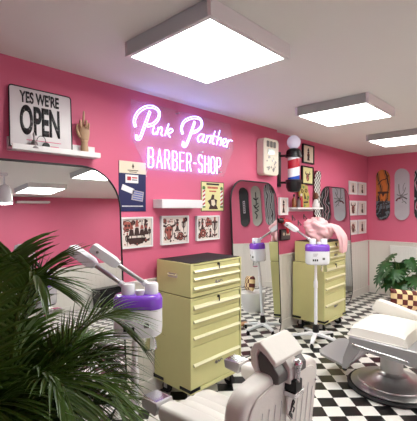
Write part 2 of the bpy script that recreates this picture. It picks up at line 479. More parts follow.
# silver bell, headphones, pink card on the ledge
t = thing('silver_bell', 'small antique silver hand bell on the ledge before the open sign', 'bell', (.925, WY1 - .072, 1.903))
MB().lathe([(.034, 0), (.032, .006), (.026, .02), (.02, .038), (.012, .05), (.004, .055)], n=20).build('body', 'silver', t, smooth=True)
MB().lathe([(.003, .053), (.004, .07), (.007, .08), (.008, .09), (.005, .1), (.001, .103)], n=12).build('handle', 'silver', t, smooth=True)
t = thing('ring_ornament', 'black round disc ornament with a thin hoop, right of the silver bell', 'ornament', (1.0, WY1 - .076, 1.903))
MB().lathe([(.003, -.006), (.022, -.006), (.024, 0), (.022, .006), (.003, .006)], mt=Matrix.Rotation(PI / 2, 3, 'X').to_4x4(), c=(.0, 0, .024), n=20).build('disc', 'black', t, smooth='auto')
MB().tube([(-.03 + .028 * math.cos(a), .0, .05 + .034 * math.sin(a)) for a in [R(k * 20 - 60) for k in range(13)]], .0022, 6).build('hoop', 'black', t)
tag(MB().box(-.028, .028, -.002, .002, 0, .026).build('pink_card', 'magenta', bevel=.001, loc=(1.058, WY1 - .068, 1.903)), 'small magenta card standing on the ledge under the open sign', 'card')

# ---------------------------------------------------------------- neon sign
t = thing('neon_sign', 'glowing white neon sign with script above block capitals on the pink wall', 'neon sign', (2.275, WY1, 2.085))
NS = [[(1.735, 2.185), (1.725, 2.232), (1.761, 2.302), (1.831, 2.356), (1.912, 2.374), (1.971, 2.348), (1.963, 2.288), (1.912, 2.235), (1.85, 2.21)], [(1.877, 2.33), (1.839, 2.241), (1.805, 2.16), (1.779, 2.102), (1.75, 2.092), (1.745, 2.119)], [(1.921, 2.215), (1.904, 2.168), (1.921, 2.153), (1.946, 2.174)], [(1.94, 2.249), (1.943, 2.245)], [(1.965, 2.218), (1.951, 2.153)], [(1.954, 2.178), (1.988, 2.221), (2.005, 2.21), (1.994, 2.164), (2.011, 2.153)], [(2.076, 2.263), (2.034, 2.156)], [(2.046, 2.185), (2.099, 2.225), (2.124, 2.213), (2.093, 2.187), (2.064, 2.185), (2.093, 2.151)], [(2.239, 2.202), (2.223, 2.247), (2.255, 2.311), (2.337, 2.359), (2.429, 2.376), (2.478, 2.349), (2.464, 2.292), (2.388, 2.241), (2.337, 2.228)], [(2.388, 2.334), (2.347, 2.242), (2.304, 2.151), (2.271, 2.099), (2.242, 2.1), (2.249, 2.132)], [(2.507, 2.234), (2.457, 2.227), (2.422, 2.184), (2.443, 2.158), (2.485, 2.188), (2.514, 2.235), (2.492, 2.177), (2.517, 2.16)], [(2.55, 2.235), (2.532, 2.162)], [(2.539, 2.193), (2.579, 2.234), (2.602, 2.222), (2.587, 2.164)], [(2.662, 2.29), (2.624, 2.181), (2.647, 2.164)], [(2.613, 2.239), (2.685, 2.239)], [(2.732, 2.308), (2.681, 2.16)], [(2.693, 2.198), (2.736, 2.235), (2.755, 2.22), (2.736, 2.159)], [(2.779, 2.188), (2.823, 2.208), (2.823, 2.237), (2.787, 2.227), (2.767, 2.182), (2.795, 2.159), (2.836, 2.174)], [(2.86, 2.231), (2.832, 2.15)], [(2.84, 2.186), (2.881, 2.229), (2.923, 2.229)]]
NY = -.045
def outline(st, d):
    """a doubled tube: closed loop at distance d around the stroke"""
    P = catmull([(x - 2.3, z - 2.1, 0) for x, z in st], 5)
    L = []; Rr = []
    for i, p in enumerate(P):
        tg = (P[min(i + 1, len(P) - 1)] - P[max(i - 1, 0)]).normalized(); nn = Vector((-tg.y, tg.x, 0))
        L.append(p + nn * d); Rr.append(p - nn * d)
    return [(q.x, NY, q.y) for q in L + Rr[::-1]]
mb = MB()
for i, st in enumerate(NS):
    big = i in (0, 1, 8, 9)
    if big: mb.tube(outline(st, .0095), .0032, 6, closed=True)
    else: mb.tube([(p.x, NY, p.y) for p in catmull([(x - 2.3, z - 2.1, 0) for x, z in st], 5)], .0045, 6)
mb.build('script_lettering', 'neon', t, smooth=True)
G = {'B': [[(0, 0), (0, 1), (.7, 1), (.95, .88), (.95, .64), (.7, .53), (.05, .53)], [(.7, .53), (1, .4), (1, .12), (.72, 0), (0, 0)]],
     'A': [[(0, 0), (.5, 1), (1, 0)], [(.2, .36), (.8, .36)]],
     'R': [[(0, 0), (0, 1), (.7, 1), (.95, .87), (.95, .62), (.7, .5), (.05, .5)], [(.55, .5), (1, 0)]],
     'E': [[(1, 1), (0, 1), (0, 0), (1, 0)], [(0, .52), (.8, .52)]],
     '-': [[(0, .48), (1, .48)]],
     'S': [[(1, .82), (.8, 1), (.2, 1), (0, .84), (0, .66), (.2, .54), (.8, .46), (1, .34), (1, .14), (.8, 0), (.2, 0), (0, .18)]],
     'H': [[(0, 0), (0, 1)], [(1, 0), (1, 1)], [(0, .52), (1, .52)]],
     'O': [[(.5, 1), (.15, .96), (0, .8), (0, .2), (.15, .04), (.5, 0), (.85, .04), (1, .2), (1, .8), (.85, .96), (.5, 1)]],
     'P': [[(0, 0), (0, 1), (.7, 1), (1, .86), (1, .58), (.7, .45), (0, .45)]]}
mb = MB(); adv = .0835; lw = .051; x = 1.862 - 2.3
for ch in 'BARBER-SHOP':
    wd = lw * (.62 if ch == '-' else (1.15 if ch == 'A' else 1))
    for st in G[ch]:
        mb.tube([(x + u * wd, NY, 1.878 - 2.1 + v * .158) for u, v in st], .0042, 6)
    x += adv * (.74 if ch == '-' else (1.06 if ch == 'A' else 1.015))
mb.build('block_lettering', 'neon', t)
mb = MB(); mb.prism([(-.44, -.245), (.50, -.245), (.66, .06), (.60, .30), (-.60, .30), (-.60, .0)], XZ, -.036, -.031)
mb.build('acrylic_backing', 'acrylic', t)
mb = MB()
for x, z in [(-.5, .02), (.58, .05), (-.4, -.2), (.46, -.2), (-.1, .28), (.2, -.03)]:
    mb.lathe([(.007, 0), (.007, .04)], c=(x, -.04, z), mt=Matrix.Rotation(-PI / 2, 3, 'X').to_4x4(), n=8)
mb.build('standoff', 'steel', t)
mb = MB().tube([(-.43, -.02, -.24), (-.44, -.012, -.28), (-.43, -.01, -.30)], .0015, 5); mb.build('cable', 'white', t)

# ---------------------------------------------------------------- posters and framed prints
def rnd_blob(cx_, cz_, r, rng, n=14, sx=1, sz=1):
    ph = rng.random() * 6
    out = []
    for k in range(n):
        a = 2 * PI * k / n
        q = r * (1 + .28 * math.sin(3 * a + ph) + .15 * math.sin(5 * a + 2 * ph))
        out.append((cx_ + q * math.cos(a) * sx, cz_ + q * math.sin(a) * sz))
    return out
def ring(mb, cx_, cz_, r, y, wd=.004, n=16, sx=1, sz=1):
    mb.tube([(cx_ + r * math.cos(2 * PI * k / n) * sx, y, cz_ + r * math.sin(2 * PI * k / n) * sz) for k in range(n)], wd, 4, closed=True)
def motif(mi, mr, kind, x, z, s, y, rng):
    """one tattoo motif, dark lines in mi and red fills in mr, about s across"""
    if kind == 'skull':
        mr.prism(rnd_blob(x, z, s * .42, rng), XZ, y, y - .001); ring(mi, x, z, s * .43, y - .001, .003)
        for d in (-.15, .15): mi.prism(rnd_blob(x + d * s, z + .02 * s, s * .11, rng, 8), XZ, y - .001, y - .003)
        mi.box(x - .14 * s, x + .14 * s, y - .003, y - .001, z - .33 * s, z - .24 * s)
    elif kind == 'ship':
        mi.prism([(x - .45 * s, z - .2 * s), (x + .45 * s, z - .2 * s), (x + .28 * s, z - .42 * s), (x - .3 * s, z - .42 * s)], XZ, y, y - .002)
        for q, h_ in ((-.22, .3), (.02, .5), (.25, .3)):
            mi.box(x + q * s - .01 * s, x + q * s + .015 * s, y - .002, y, z - .2 * s, z + h_ * s + .08 * s)
            mi.prism([(x + (q - .12) * s, z - .12 * s), (x + (q + .12) * s, z - .12 * s), (x + (q + .07) * s, z + h_ * s * .35), (x + (q - .07) * s, z + h_ * s * .35)], XZ, y, y - .0025)
            mr.prism([(x + (q - .08) * s, z + h_ * s * .42), (x + (q + .08) * s, z + h_ * s * .42), (x + (q + .04) * s, z + h_ * s * .9), (x + (q - .04) * s, z + h_ * s * .9)], XZ, y, y - .0025)
    elif kind == 'rose':
        for k in range(6):
            a = k * PI / 3; mr.prism(rnd_blob(x + .2 * s * math.cos(a), z + .2 * s * math.sin(a), s * .15, rng, 8), XZ, y, y - .001 - k * .0002)
        ring(mi, x, z, s * .35, y - .001, .004); ring(mi, x, z, s * .16, y - .002, .004)
        mi.prism([(x + .3 * s, z - .3 * s), (x + .5 * s, z - .18 * s), (x + .52 * s, z - .4 * s)], XZ, y, y - .002)
    elif kind == 'dagger':
        mi.prism([(x, z - .5 * s), (x + .07 * s, z + .15 * s), (x - .07 * s, z + .15 * s)], XZ, y, y - .002)
        mi.box(x - .18 * s, x + .18 * s, y - .002, y, z + .15 * s, z + .22 * s)
        mr.box(x - .05 * s, x + .05 * s, y - .002, y, z + .22 * s, z + .46 * s)
        ring(mi, x, z + .05 * s, s * .2, y - .001, .004, sx=.7, sz=1.1)
    elif kind == 'bull':
        mr.prism(rnd_blob(x, z - .1 * s, s * .26, rng, sz=1.5), XZ, y, y - .0015)
        ring(mi, x, z - .1 * s, s * .28, y - .001, .004, sz=1.5)
        for d in (-1, 1): mi.tube([(x + d * .2 * s, y - .001, z + .2 * s), (x + d * .45 * s, y - .001, z + .3 * s), (x + d * .42 * s, y - .001, z + .55 * s)], [.010, .008, .002], 5, smooth=4)
        for d in (-.12, .12): mi.prism(rnd_blob(x + d * s, z + .02 * s, s * .07, rng, 8), XZ, y - .0015, y - .003)
    elif kind == 'figure':
        mi.prism(rnd_blob(x, z + .3 * s, s * .12, rng, 10), XZ, y, y - .002)
        mi.prism([(x - .14 * s, z + .18 * s), (x + .14 * s, z + .18 * s), (x + .08 * s, z - .1 * s), (x + .18 * s, z - .45 * s), (x - .16 * s, z - .45 * s), (x - .08 * s, z - .1 * s)], XZ, y, y - .002)
        mr.prism(rnd_blob(x, z, s * .08, rng, 8), XZ, y - .002, y - .003)
    elif kind == 'bat':
        mi.prism([(x, z + .15 * s), (x + .15 * s, z + .05 * s), (x + .5 * s, z + .2 * s), (x + .4 * s, z - .12 * s), (x + .2 * s, z - .1 * s), (x, z - .28 * s), (x - .2 * s, z - .1 * s), (x - .4 * s, z - .12 * s), (x - .5 * s, z + .2 * s), (x - .15 * s, z + .05 * s)], XZ, y, y - .002)
        mr.prism(rnd_blob(x, z, s * .1, rng, 8), XZ, y - .002, y - .003)
def framed(label, x0, x1, z0, z1, y, motifs, frame='white', paper='paper', fw=.014, depth=.028, seed=1, group=None, name='framed_print', art='artwork', cat='picture'):
    rng = random.Random(seed)
    t = thing(name, label, cat, ((x0 + x1) / 2, y, z0), 0, group)
    w_ = x1 - x0; h_ = z1 - z0; e = w_ / 2
    mb = MB()
    mb.box(-e, e, -depth, 0, 0, fw).box(-e, e, -depth, 0, h_ - fw, h_).box(-e, -e + fw, -depth, 0, fw, h_ - fw).box(e - fw, e, -depth, 0, fw, h_ - fw)
    mb.build('frame', frame, t, bevel=.0015)
    MB().box(-e + fw, e - fw, -depth * .6, -.002, fw, h_ - fw).build('paper', paper, t)
    mi = MB(); mr = MB(); yy = -depth * .6
    for k, u, v, s in motifs:
        motif(mi, mr, k, -e + u * w_, v * h_, s * h_ * (1.18 if len(motifs) > 3 else 1), yy, rng)
    if len(motifs) > 3:
        spots_ = [(-e + u * w_, v * h_, s * h_ * .4) for k, u, v, s in motifs]
        for _ in range(160):
            x, z = rng.uniform(-e + .03, e - .03), rng.uniform(.03, h_ - .03)
            if all((x - a) ** 2 + (z - b) ** 2 > (c_ + .007) ** 2 for a, b, c_ in spots_):
                (mi if rng.random() < .75 else mr).prism(rnd_blob(x, z, rng.uniform(.005, .011), rng, 7), XZ, yy, yy - .0015); spots_.append((x, z, .009))
    if mi.v: mi.build(art, 'ink', t)
    if mr.v: mr.build('red_pattern', 'inkred', t)
    return t
framed('white framed tattoo print with a tall ship in the centre, leftmost of three', 1.592, 1.898, 1.212, 1.458, WY1,
       [('skull', .2, .72, .34), ('dagger', .2, .3, .38), ('ship', .48, .5, .74), ('figure', .78, .68, .5), ('dagger', .9, .5, .3), ('bat', .78, .24, .3), ('rose', .38, .82, .16), ('bat', .5, .13, .2)], seed=1)
framed('white framed tattoo print with a horned head at left, middle of three', 1.992, 2.306, 1.213, 1.463, WY1,
       [('bull', .27, .5, .52), ('figure', .58, .68, .42), ('dagger', .82, .66, .46), ('rose', .70, .27, .34), ('bat', .58, .22, .26), ('bat', .86, .25, .22), ('rose', .9, .85, .16), ('skull', .12, .82, .15)], seed=2)
framed('white framed tattoo print with crowded dark figures, rightmost of three', 2.412, 2.726, 1.222, 1.457, WY1,
       [('figure', .25, .68, .44), ('skull', .52, .72, .36), ('dagger', .80, .55, .8), ('rose', .28, .3, .42), ('figure', .6, .3, .36), ('dagger', .1, .65, .4), ('skull', .13, .18, .16), ('bat', .80, .2, .26)], seed=3)
# navy poster
t = thing('navy_poster', 'navy blue poster with cream top and white booklets, left of the white box shelf', 'poster', (1.713, WY1, 1.503))
MB().box(-.127, .127, -.006, 0, 0, .395).build('board', 'navy', t)
MB().box(-.127, .127, -.0075, -.006, .30, .395).build('cream_header', 'cream', t)
mb = MB(); mb.prism([(0, .382), (.012, .352), (.005, .355), (.005, .34), (-.005, .34), (-.005, .355), (-.012, .352)], XZ, -.0085, -.0075)
mb.box(-.05, .05, -.0085, -.0075, .322, .328); mb.box(-.035, .035, -.0085, -.0075, .31, .315)
mb.build('crest', 'ink', t)
MB().box(-.07, .05, -.009, -.006, .225, .29).build('white_card', 'white', t)
mb = MB().box(-.055, -.02, -.0105, -.009, .245, .275).box(-.01, .04, -.0105, -.009, .262, .272); mb.build('red_mark', 'red', t)
MB().box(-.01, .04, -.0105, -.009, .246, .253).build('dark_lines', 'navy', t)
mt = Matrix.Translation((-.05, -.006, .175)) @ Matrix.Rotation(R(18), 4, 'Y')
MB().box(-.055, .06, -.003, 0, -.022, .022, mt).build('booklet', 'whitegloss', t)
mt = Matrix.Translation((.045, -.006, .125)) @ Matrix.Rotation(R(8), 4, 'Y')
MB().box(-.055, .055, -.003, 0, -.04, .04, mt).build('booklet', 'board_pale', t)
mt = Matrix.Translation((.045, -.009, .125)) @ Matrix.Rotation(R(8), 4, 'Y')
mb = MB()
for k in range(4): mb.box(-.045, .045, -.0015, 0, -.03 + k * .018, -.024 + k * .018, mt)
mb.build('booklet_lines', 'blue', t)
mb = MB()
for k in range(17): mb.box(-0.1 + k * 0.0118, -0.1 + k * 0.0118 + 0.0085, -.0075, -.006, 0.037, 0.046)
mb.build('white_caption_print', 'white', t)
# white boxy shelf below the neon sign
t = thing('wall_shelf', 'empty white boxy floating shelf under the neon capitals', 'shelf', (2.18, WY1, 1.528))
MB().box(-.262, .21, -.12, 0, 0, .074).build('box', 'white', t, bevel=.003)
MB().box(-.254, .202, -.122, -.12, .008, .066).build('front_panel', 'whitegloss', t)
# yellow barber poster
t = thing('barber_poster', 'pale yellow poster with two striped barber poles, right of the white box shelf', 'poster', (2.648, WY1, 1.498))
MB().box(-.163, .163, -.006, 0, 0, .287).build('board', 'yellowpaper', t)
mb = MB(); 
for a_, b_, c_, d_ in ((-.163, .163, 0, .006), (-.163, .163, .281, .287), (-.163, -.157, 0, .287), (.157, .163, 0, .287)): mb.box(a_, b_, -.0075, -.006, c_, d_)
mb.box(-.09, .09, -.0075, -.006, .255, .272); mb.build('black_border', 'black', t)
mb = MB()
for k in range(8): mb.box(-0.075 + k * 0.0187, -0.075 + k * 0.0187 + 0.0135, -.0075, -.006, 0.22, 0.24)
mb.build('red_title_print', 'red', t)
mb = MB()
for k in range(6): mb.box(-0.05 + k * 0.0167, -0.05 + k * 0.0167 + 0.0120, -.0075, -.006, 0.188, 0.202)
mb.build('red_subtitle_print', 'red', t)
for sx_ in (-1, 1):
    x = sx_ * .127
    mb = MB().box(x - .017, x + .017, -.0075, -.006, .05, .21); mb.build('printed_pole', 'white', t)
    mb = MB()
    for k in range(4):
        z = .055 + k * .04; mb.prism([(x - .017, z), (x + .017, z + .02), (x + .017, z + .036), (x - .017, z + .016)], XZ, -.0075, -.0085)
    mb.build('printed_pole_stripes', 'red', t)
    MB().prism([(x + .02 * math.cos(a), .225 + .018 * math.sin(a)) for a in [k * PI / 6 for k in range(12)]], XZ, -.006, -.008).build('printed_pole_globe', 'green', t)
    MB().box(x - .02, x + .02, -.008, -.006, .035, .05).build('printed_pole_base', 'green', t)
mb = MB().prism([(-.06, .02), (-.04, .06), (-.075, .1), (-.03, .12), (-.01, .165), (.02, .16), (.015, .125), (.06, .11), (.05, .06), (.075, .02)], XZ, -.006, -.0075)
mb.build('seated_customer_print', 'ink', t)
mb = MB().prism([(-.02, .06), (-.025, .11), (.02, .115), (.035, .07), (.01, .05)], XZ, -.0075, -.0085)
mb.build('gown_print', 'cream', t)

# cream retro wall box
t = thing('retro_wall_unit', 'cream rounded retro wall box with three small dark windows above the second mirror', 'wall unit', (3.525, WY1, 1.90))
MB().prism(rrect(.30, .415, .045, 6), XZ, -.10, 0).build('case', 'retro', t, bevel=.012, seg=3)
for k in range(3): MB().prism(rrect(.05, .07, .01, 3, x0=-.095 + k * .065, z0=.315), XZ, -.104, -.099).build('window', 'darksteel', t)
MB().prism(rrect(.12, .06, .008, 3, x0=-.075, z0=.235), XZ, -.106, -.099).build('display', 'display', t)
rng = random.Random(5); mb = MB()
for k in range(16): mb.prism(rnd_blob(rng.uniform(-.09, .09), rng.uniform(.05, .21), rng.uniform(.007, .018), rng, 8), XZ, -.099, -.103)
mb.build('printed_decor', 'silver', t)

# barber pole
t = thing('barber_pole', 'red, white and blue striped barber pole with a white globe on top', 'barber pole', (3.985, WY2, 1.72))
MB().box(-.12, -.06, -.05, 0, .07, .50).build('wall_bracket', 'black', t, bevel=.006)
mb = MB().tube([(-.09, -.05, .45), (-.05, -.13, .45), (-.03, -.17, .45)], .014, 8).tube([(-.09, -.05, .12), (-.05, -.13, .12), (-.03, -.17, .12)], .014, 8)
mb.build('bracket_arm', 'black', t)
PC = (-.02, -.2, 0)
MB().lathe([(.072, .14), (.072, .43)], c=PC, n=28).build('striped_cylinder', 'spiral', t, smooth='auto')
MB().lathe([(.035, 0), (.07, .01), (.085, .045), (.092, .06), (.092, .12), (.1, .125), (.1, .15), (.078, .155)], c=PC, n=28).build('bottom_cap', 'black', t, smooth='auto')
MB().lathe([(.078, .42), (.1, .425), (.1, .45), (.092, .455), (.092, .49), (.08, .515), (.055, .53), (.03, .535)], c=PC, n=28).build('top_cap', 'black', t, smooth='auto')
MB().ell((PC[0], PC[1], .61), (.083, .083, .083), 24, 14).build('globe', 'globe', t, smooth=True)

# pictures beyond the pole
def two(label, x0, x1, z0, z1, motifs, **k): return framed(label, x0, x1, z0, z1, WY2, motifs, **k)
two('black framed red drawing high beside the barber pole, upper of two', 4.51, 4.82, 2.145, 2.405, [('figure', .5, .5, .75), ('rose', .5, .45, .3)], frame='black', paper='cream', fw=.016, seed=5)
two('black framed yellow picture directly beneath the red drawing', 4.49, 4.80, 1.855, 2.105, [('bull', .5, .45, .5)], frame='black', paper='yellowpaper', fw=.016, seed=6)
two('small white framed portrait drawing below the barber pole', 3.93, 4.125, 1.44, 1.662, [('figure', .5, .5, .8)], fw=.022, seed=7)
i = 0
cols = [(6.02, 6.345), (6.40, 6.76)]
rows = [(1.758, 1.985), (1.405, 1.655), (1.078, 1.325)]
pos = ['top', 'middle', 'bottom']
art = {(0, 0): ('a dagger', 'dagger'), (0, 1): ('a slender figure', 'figure'), (1, 0): ('a horned head', 'bull'), (1, 1): ('two figures', 'figure'), (2, 0): ('a rose', 'rose'), (2, 1): ('a tall dagger', 'dagger')}
for ri, (z0, z1) in enumerate(rows):
    for ci, (x0, x1) in enumerate(cols):
        _, k = art[(ri, ci)]
        f = framed('small white framed tattoo print by the corner, %s row, %s one' % (pos[ri], ['left', 'right'][ci]), x0 + .03, x1 + .03, z0, z1, WY2,
                   [(k, .5, .5, .72), ('rose', .5, .3, .4)], fw=.03, depth=.02, seed=20 + i, group='six small tattoo prints by the corner'); i += 1

# small shelf with bottles, plaque, figurine
SX0, SX1, SY = 4.09, 4.80, WY2 - .12
t = thing('wall_shelf', 'small white shelf beneath the barber pole carrying bottles and a plaque', 'shelf', (4.5, WY2, 1.515))
MB().box(-.34, .34, -.15, 0, 0, .022).build('board', 'white', t, bevel=.002)
MB().box(-.34, .34, -.012, 0, -.03, 0).build('rear_rail', 'white', t)
def bottle(x, y, h_, r, m, capm, label):
    t = thing('bottle', label, 'bottle', (x, y, 1.537), 0, 'bottles on the small shelf')
    MB().lathe([(r, 0), (r, h_ * .62), (r * .4, h_ * .76), (r * .4, h_ * .82)], n=16).build('body', m, t, smooth='auto')
    MB().lathe([(r * .5, h_ * .82), (r * .5, h_)], n=12).build('cap', capm, t, smooth='auto')
bottle(4.21, WY2 - .06, .17, .026, 'amber', 'black', 'amber bottle with dark cap, leftmost on the small shelf')
bottle(4.28, WY2 - .085, .14, .028, 'silver', 'black', 'squat silvery bottle beside the amber bottle')
bottle(4.325, WY2 - .10, .18, .022, 'red', 'white', 'slim red bottle with white cap against the ochre plaque')
t = thing('carved_plaque', 'ochre carved plaque with green and dark markings, leaning on the small shelf', 'plaque', (4.475, WY2 - .085, 1.537))
t.rotation_euler = (R(-8), R(-4), 0); t.scale = (1.15, 1, .95)
MB().prism([(-.075, 0), (.075, 0), (.085, .08), (.115, .16), (.1, .24), (.11, .3), (.05, .33), (-.06, .33), (-.11, .29), (-.1, .22), (-.115, .14), (-.085, .08)], XZ, -.01, .012).build('body', 'ochre', t, bevel=.006)
mb = MB()
for x in (-.045, .045): ring(mb, x, .235, .022, -.012, .006)
mb.box(-.05, .05, -.014, -.01, .06, .085); mb.prism([(-.02, .12), (.02, .12), (0, .2)], XZ, -.01, -.016)
mb.build('carved_face_lines', 'ink', t)
mb = MB()
for x, z, r in ((-.07, .15, .02), (.07, .14, .02), (0, .29, .022), (-.04, .03, .02), (.05, .11, .014)): mb.prism(rnd_blob(x, z, r, random.Random(3), 9), XZ, -.01, -.0125)
mb.build('green_markings', 'green', t)
t = thing('figurine', 'small brown and white figurine at the right end of the small shelf', 'figurine', (4.72, WY2 - .1, 1.537), R(20))
MB().lathe([(.045, 0), (.05, .03), (.035, .07), (.028, .1), (.014, .115)], n=16).build('body', 'white', t, smooth=True)
MB().ell((0, 0, .16), (.04, .04, .048), 16, 10).build('head', 'brown', t, smooth=True)
MB().ell((-.045, -.01, .17), (.018, .012, .022), 10, 8).build('ear', 'brown', t, smooth=True)
MB().ell((.045, -.01, .17), (.018, .012, .022), 10, 8).build('ear', 'brown', t, smooth=True)
# hooks under it
for k, (x, z) in enumerate([(4.27, 1.40), (4.42, 1.33), (4.57, 1.41)]):
    t = thing('wall_hook', 'small dark coat hook on pink wall under the small shelf, %s of three' % ['leftmost', 'lowest', 'rightmost'][k], 'hook', (x, WY2, z), 0, 'hooks under the small shelf')
    MB().box(-.012, .012, -.006, 0, -.035, .035).build('plate', 'darksteel', t, bevel=.002)
    MB().tube([(0, -.006, .01), (0, -.03, -.005), (0, -.035, -.03), (0, -.05, -.02)], .005, 6, smooth=3).build('hook', 'darksteel', t)
# red clipper and dark switch panel
t = thing('hair_dryer', 'red hair dryer with black nozzle hung on wall beside the second mirror', 'hair dryer', (3.98, WY2 - .06, 1.35))
MB().tube([(-.16, 0, .03), (-.07, 0, .02), (-.06, 0, .02)], [.028, .03, .034], 14).build('nozzle', 'black', t, smooth='auto')
MB().tube([(-.06, 0, .02), (-.02, 0, .012), (.06, 0, -.005), (.12, 0, -.012), (.135, 0, -.015)], [.034, .04, .042, .038, .022], 16).build('body', 'red', t, smooth=True)
MB().tube([(.06, 0, -.03), (.075, 0, -.1), (.085, 0, -.14)], [.02, .018, .016], 12).build('handle', 'red', t, smooth=True)
MB().box(-.012, .012, .0, .06, .03, .06).build('wall_clip', 'black', t)
t = thing('switch_panel', 'small dark framed panel with pale dials, low beside the second mirror', 'panel', (4.06, WY2, 1.122))
MB().box(-.11, .11, -.03, 0, 0, .14).build('case', 'black', t, bevel=.004)
MB().box(-.098, .098, -.032, -.03, .012, .128).build('face', 'darksteel', t)
for x in (-.05, .02, .07):
    MB().lathe([(.02, 0), (.02, .004)], mt=Matrix.Rotation(PI / 2, 3, 'X').to_4x4(), c=(x, -.032, .08), n=12).build('dial', 'cream', t)

# ---------------------------------------------------------------- skateboards
def deck_outline(w_, h_, n=10):
    r = w_ / 2; out = []
    for a in [PI * k / n for k in range(n + 1)]: out.append((r * math.cos(a), h_ - r * 1.15 + r * 1.15 * math.sin(a)))
    for a in [PI + PI * k / n for k in range(n + 1)]: out.append((r * math.cos(a), r * 1.15 + r * 1.15 * math.sin(a)))
    return out
def deck_mesh(w_, h_, m, parent, name='deck', z0=0, z1=None, off=0):
    """bent deck: nose and tail kick away from the wall slightly"""
    mb = MB(); out = deck_outline(w_, h_); N = 26
    def halfw(z):
        r = w_ / 2; q = r * 1.15
        if z < q: return r * math.sqrt(max(0, 1 - ((q - z) / q) ** 2))
        if z > h_ - q: return r * math.sqrt(max(0, 1 - ((z - h_ + q) / q) ** 2))
        return r
    z1 = h_ if z1 is None else z1
    zs = [z0 + (z1 - z0) * (1 - math.cos(PI * k / N)) / 2 for k in range(N + 1)]
    def kick(z):
        d = max(0, .14 - z, z - (h_ - .14)); return -d * .22
    vs = []
    for z in zs:
        hw = max(halfw(z), .002)
        for dy in (0, .011):
            for u in (-1, -.5, 0, .5, 1): vs.append((u * hw, -.025 - off + dy + kick(z) * -1 * 0 + kick(z), z))
    fs = []
    for i in range(N):
        a = i * 10; b = a + 10
        for k in range(4):
            fs.append((a + k, a + k + 1, b + k + 1, b + k)); fs.append((a + 5 + k, b + 5 + k, b + 6 + k, a + 6 + k))
        fs.append((a, b, b + 5, a + 5)); fs.append((a + 4, a + 9, b + 9, b + 4))
    fs.append((0, 5, 6, 7, 8, 9, 4, 3, 2, 1)); e = N * 10; fs.append((e, e + 1, e + 2, e + 3, e + 4, e + 9, e + 8, e + 7, e + 6, e + 5))
    mb.add(vs, fs); return mb.build(name, m, parent, smooth='auto')
def board(y, label, m, art=None, z=1.322, rz=-PI / 2, x=WX1, h_=.885, w_=.235):
    t = thing('skateboard', label, 'skateboard', (x, y, z), rz, None if x != WX1 else 'skateboard decks on the end wall')
    deck_mesh(w_, h_, m, t)
    mb = MB()
    for zz in (.2, h_ - .2): mb.box(-.035, .035, -.014, 0, zz - .02, zz + .02)
    mb.build('wall_mount', 'steel', t)
    if art: art(t, h_, w_)
    return t
def strip(mb, pts, r, y=-.0262): mb.tube([(u, y, v) for u, v in pts], r, 5, smooth=4, flat=.25 if False else 1)
def art_orange(t, h_, w_):
    deck_mesh(w_, h_, 'board_slate', t, 'lower_artwork', 0.0, .33, off=.0008)
    mb = MB()
    mb.prism([(-.09, .50), (.09, .50), (.1, .47), (.03, .46), (0, .40), (-.02, .46), (-.09, .465)], XZ, -.0262, -.0252)
    strip(mb, [(-.08, .2), (-.05, .3), (-.07, .42)], .008); strip(mb, [(.06, .15), (.03, .3), (.08, .38)], .009); strip(mb, [(-.01, .1), (0, .25), (-.02, .36)], .008)
    strip(mb, [(-.09, .62), (-.02, .70), (.05, .72), (.1, .80)], .008)
    mb.build('dark_figures', 'ink', t)
def art_branch(t, h_, w_):
    mb = MB()
    strip(mb, [(-.05, .62), (-.045, .5), (-.02, .42), (.02, .33)], .006)
    strip(mb, [(-.02, .42), (.03, .47), (.06, .56)], .006); strip(mb, [(-.07, .36), (.0, .4), (.08, .36)], .012)
    strip(mb, [(-.08, .44), (-.03, .42), (.04, .43), (.09, .45)], .007); strip(mb, [(.0, .3), (.04, .32), (.07, .28)], .006)
    strip(mb, [(.02, .5), (.02, .58), (.05, .64)], .004)
    mb.build('branch_drawing', 'darksteel', t)
    mb = MB(); strip(mb, [(-.09, .33), (-.06, .37), (-.02, .37)], .012); mb.build('dark_red_bloom', 'maroon', t)
def art_label(t, h_, w_):
    MB().box(-.028, .028, -.0275, -.025, .30, .58).build('white_label', 'board_pale', t)
    mb = MB()
    for k in range(6): mb.box(-.018, .018, -.029, -.0275, .33 + k * .04, .352 + k * .04)
    mb.build('label_marks', 'ink', t)
def art_symbol(t, h_, w_):
    mb = MB()
    strip(mb, [(0, .74), (0, .55), (0, .45)], .011); strip(mb, [(-.06, .62), (0, .57), (.06, .62)], .012)
    strip(mb, [(-.05, .5), (.05, .42), (-.04, .34), (.05, .3), (.0, .24), (.03, .16)], .013); strip(mb, [(-.06, .44), (0, .4), (.07, .46)], .011)
    mb.build('black_symbol', 'black', t)
def art_none(t, h_, w_): pass
board(2.262, 'orange and dark grey skateboard deck nearest the corner, over the monstera', 'board_orange', art_orange)
board(1.952, 'pale grey skateboard deck with branch drawing, second from the corner', 'board_pale', art_branch)
board(1.645, 'black, white and pink swirl skateboard deck cut by the right edge of photo', 'board_swirl')
board(.72, 'grey swirled skateboard deck, rightmost of those reflected in the second mirror', 'board_swirl_grey')
board(.405, 'grey skateboard deck with black symbol, middle one reflected in second mirror', 'board_sage', art_symbol)
board(.09, 'black skateboard deck with pale label, leftmost reflected in the second mirror', 'black', art_label)
t = board(0, 'black and white checkered skateboard deck with dark red edge, upright beside the small shelf', 'checks', x=4.905, z=1.33, rz=0, h_=.73, w_=.17)
t.location = (4.915, WY2, 1.33)
mb = MB(); o_ = deck_outline(.18, .735); mb.tube([(u, -.018, v - .002) for u, v in o_], .006, 5, closed=True); mb.build('dark_red_edge', 'maroon', t)

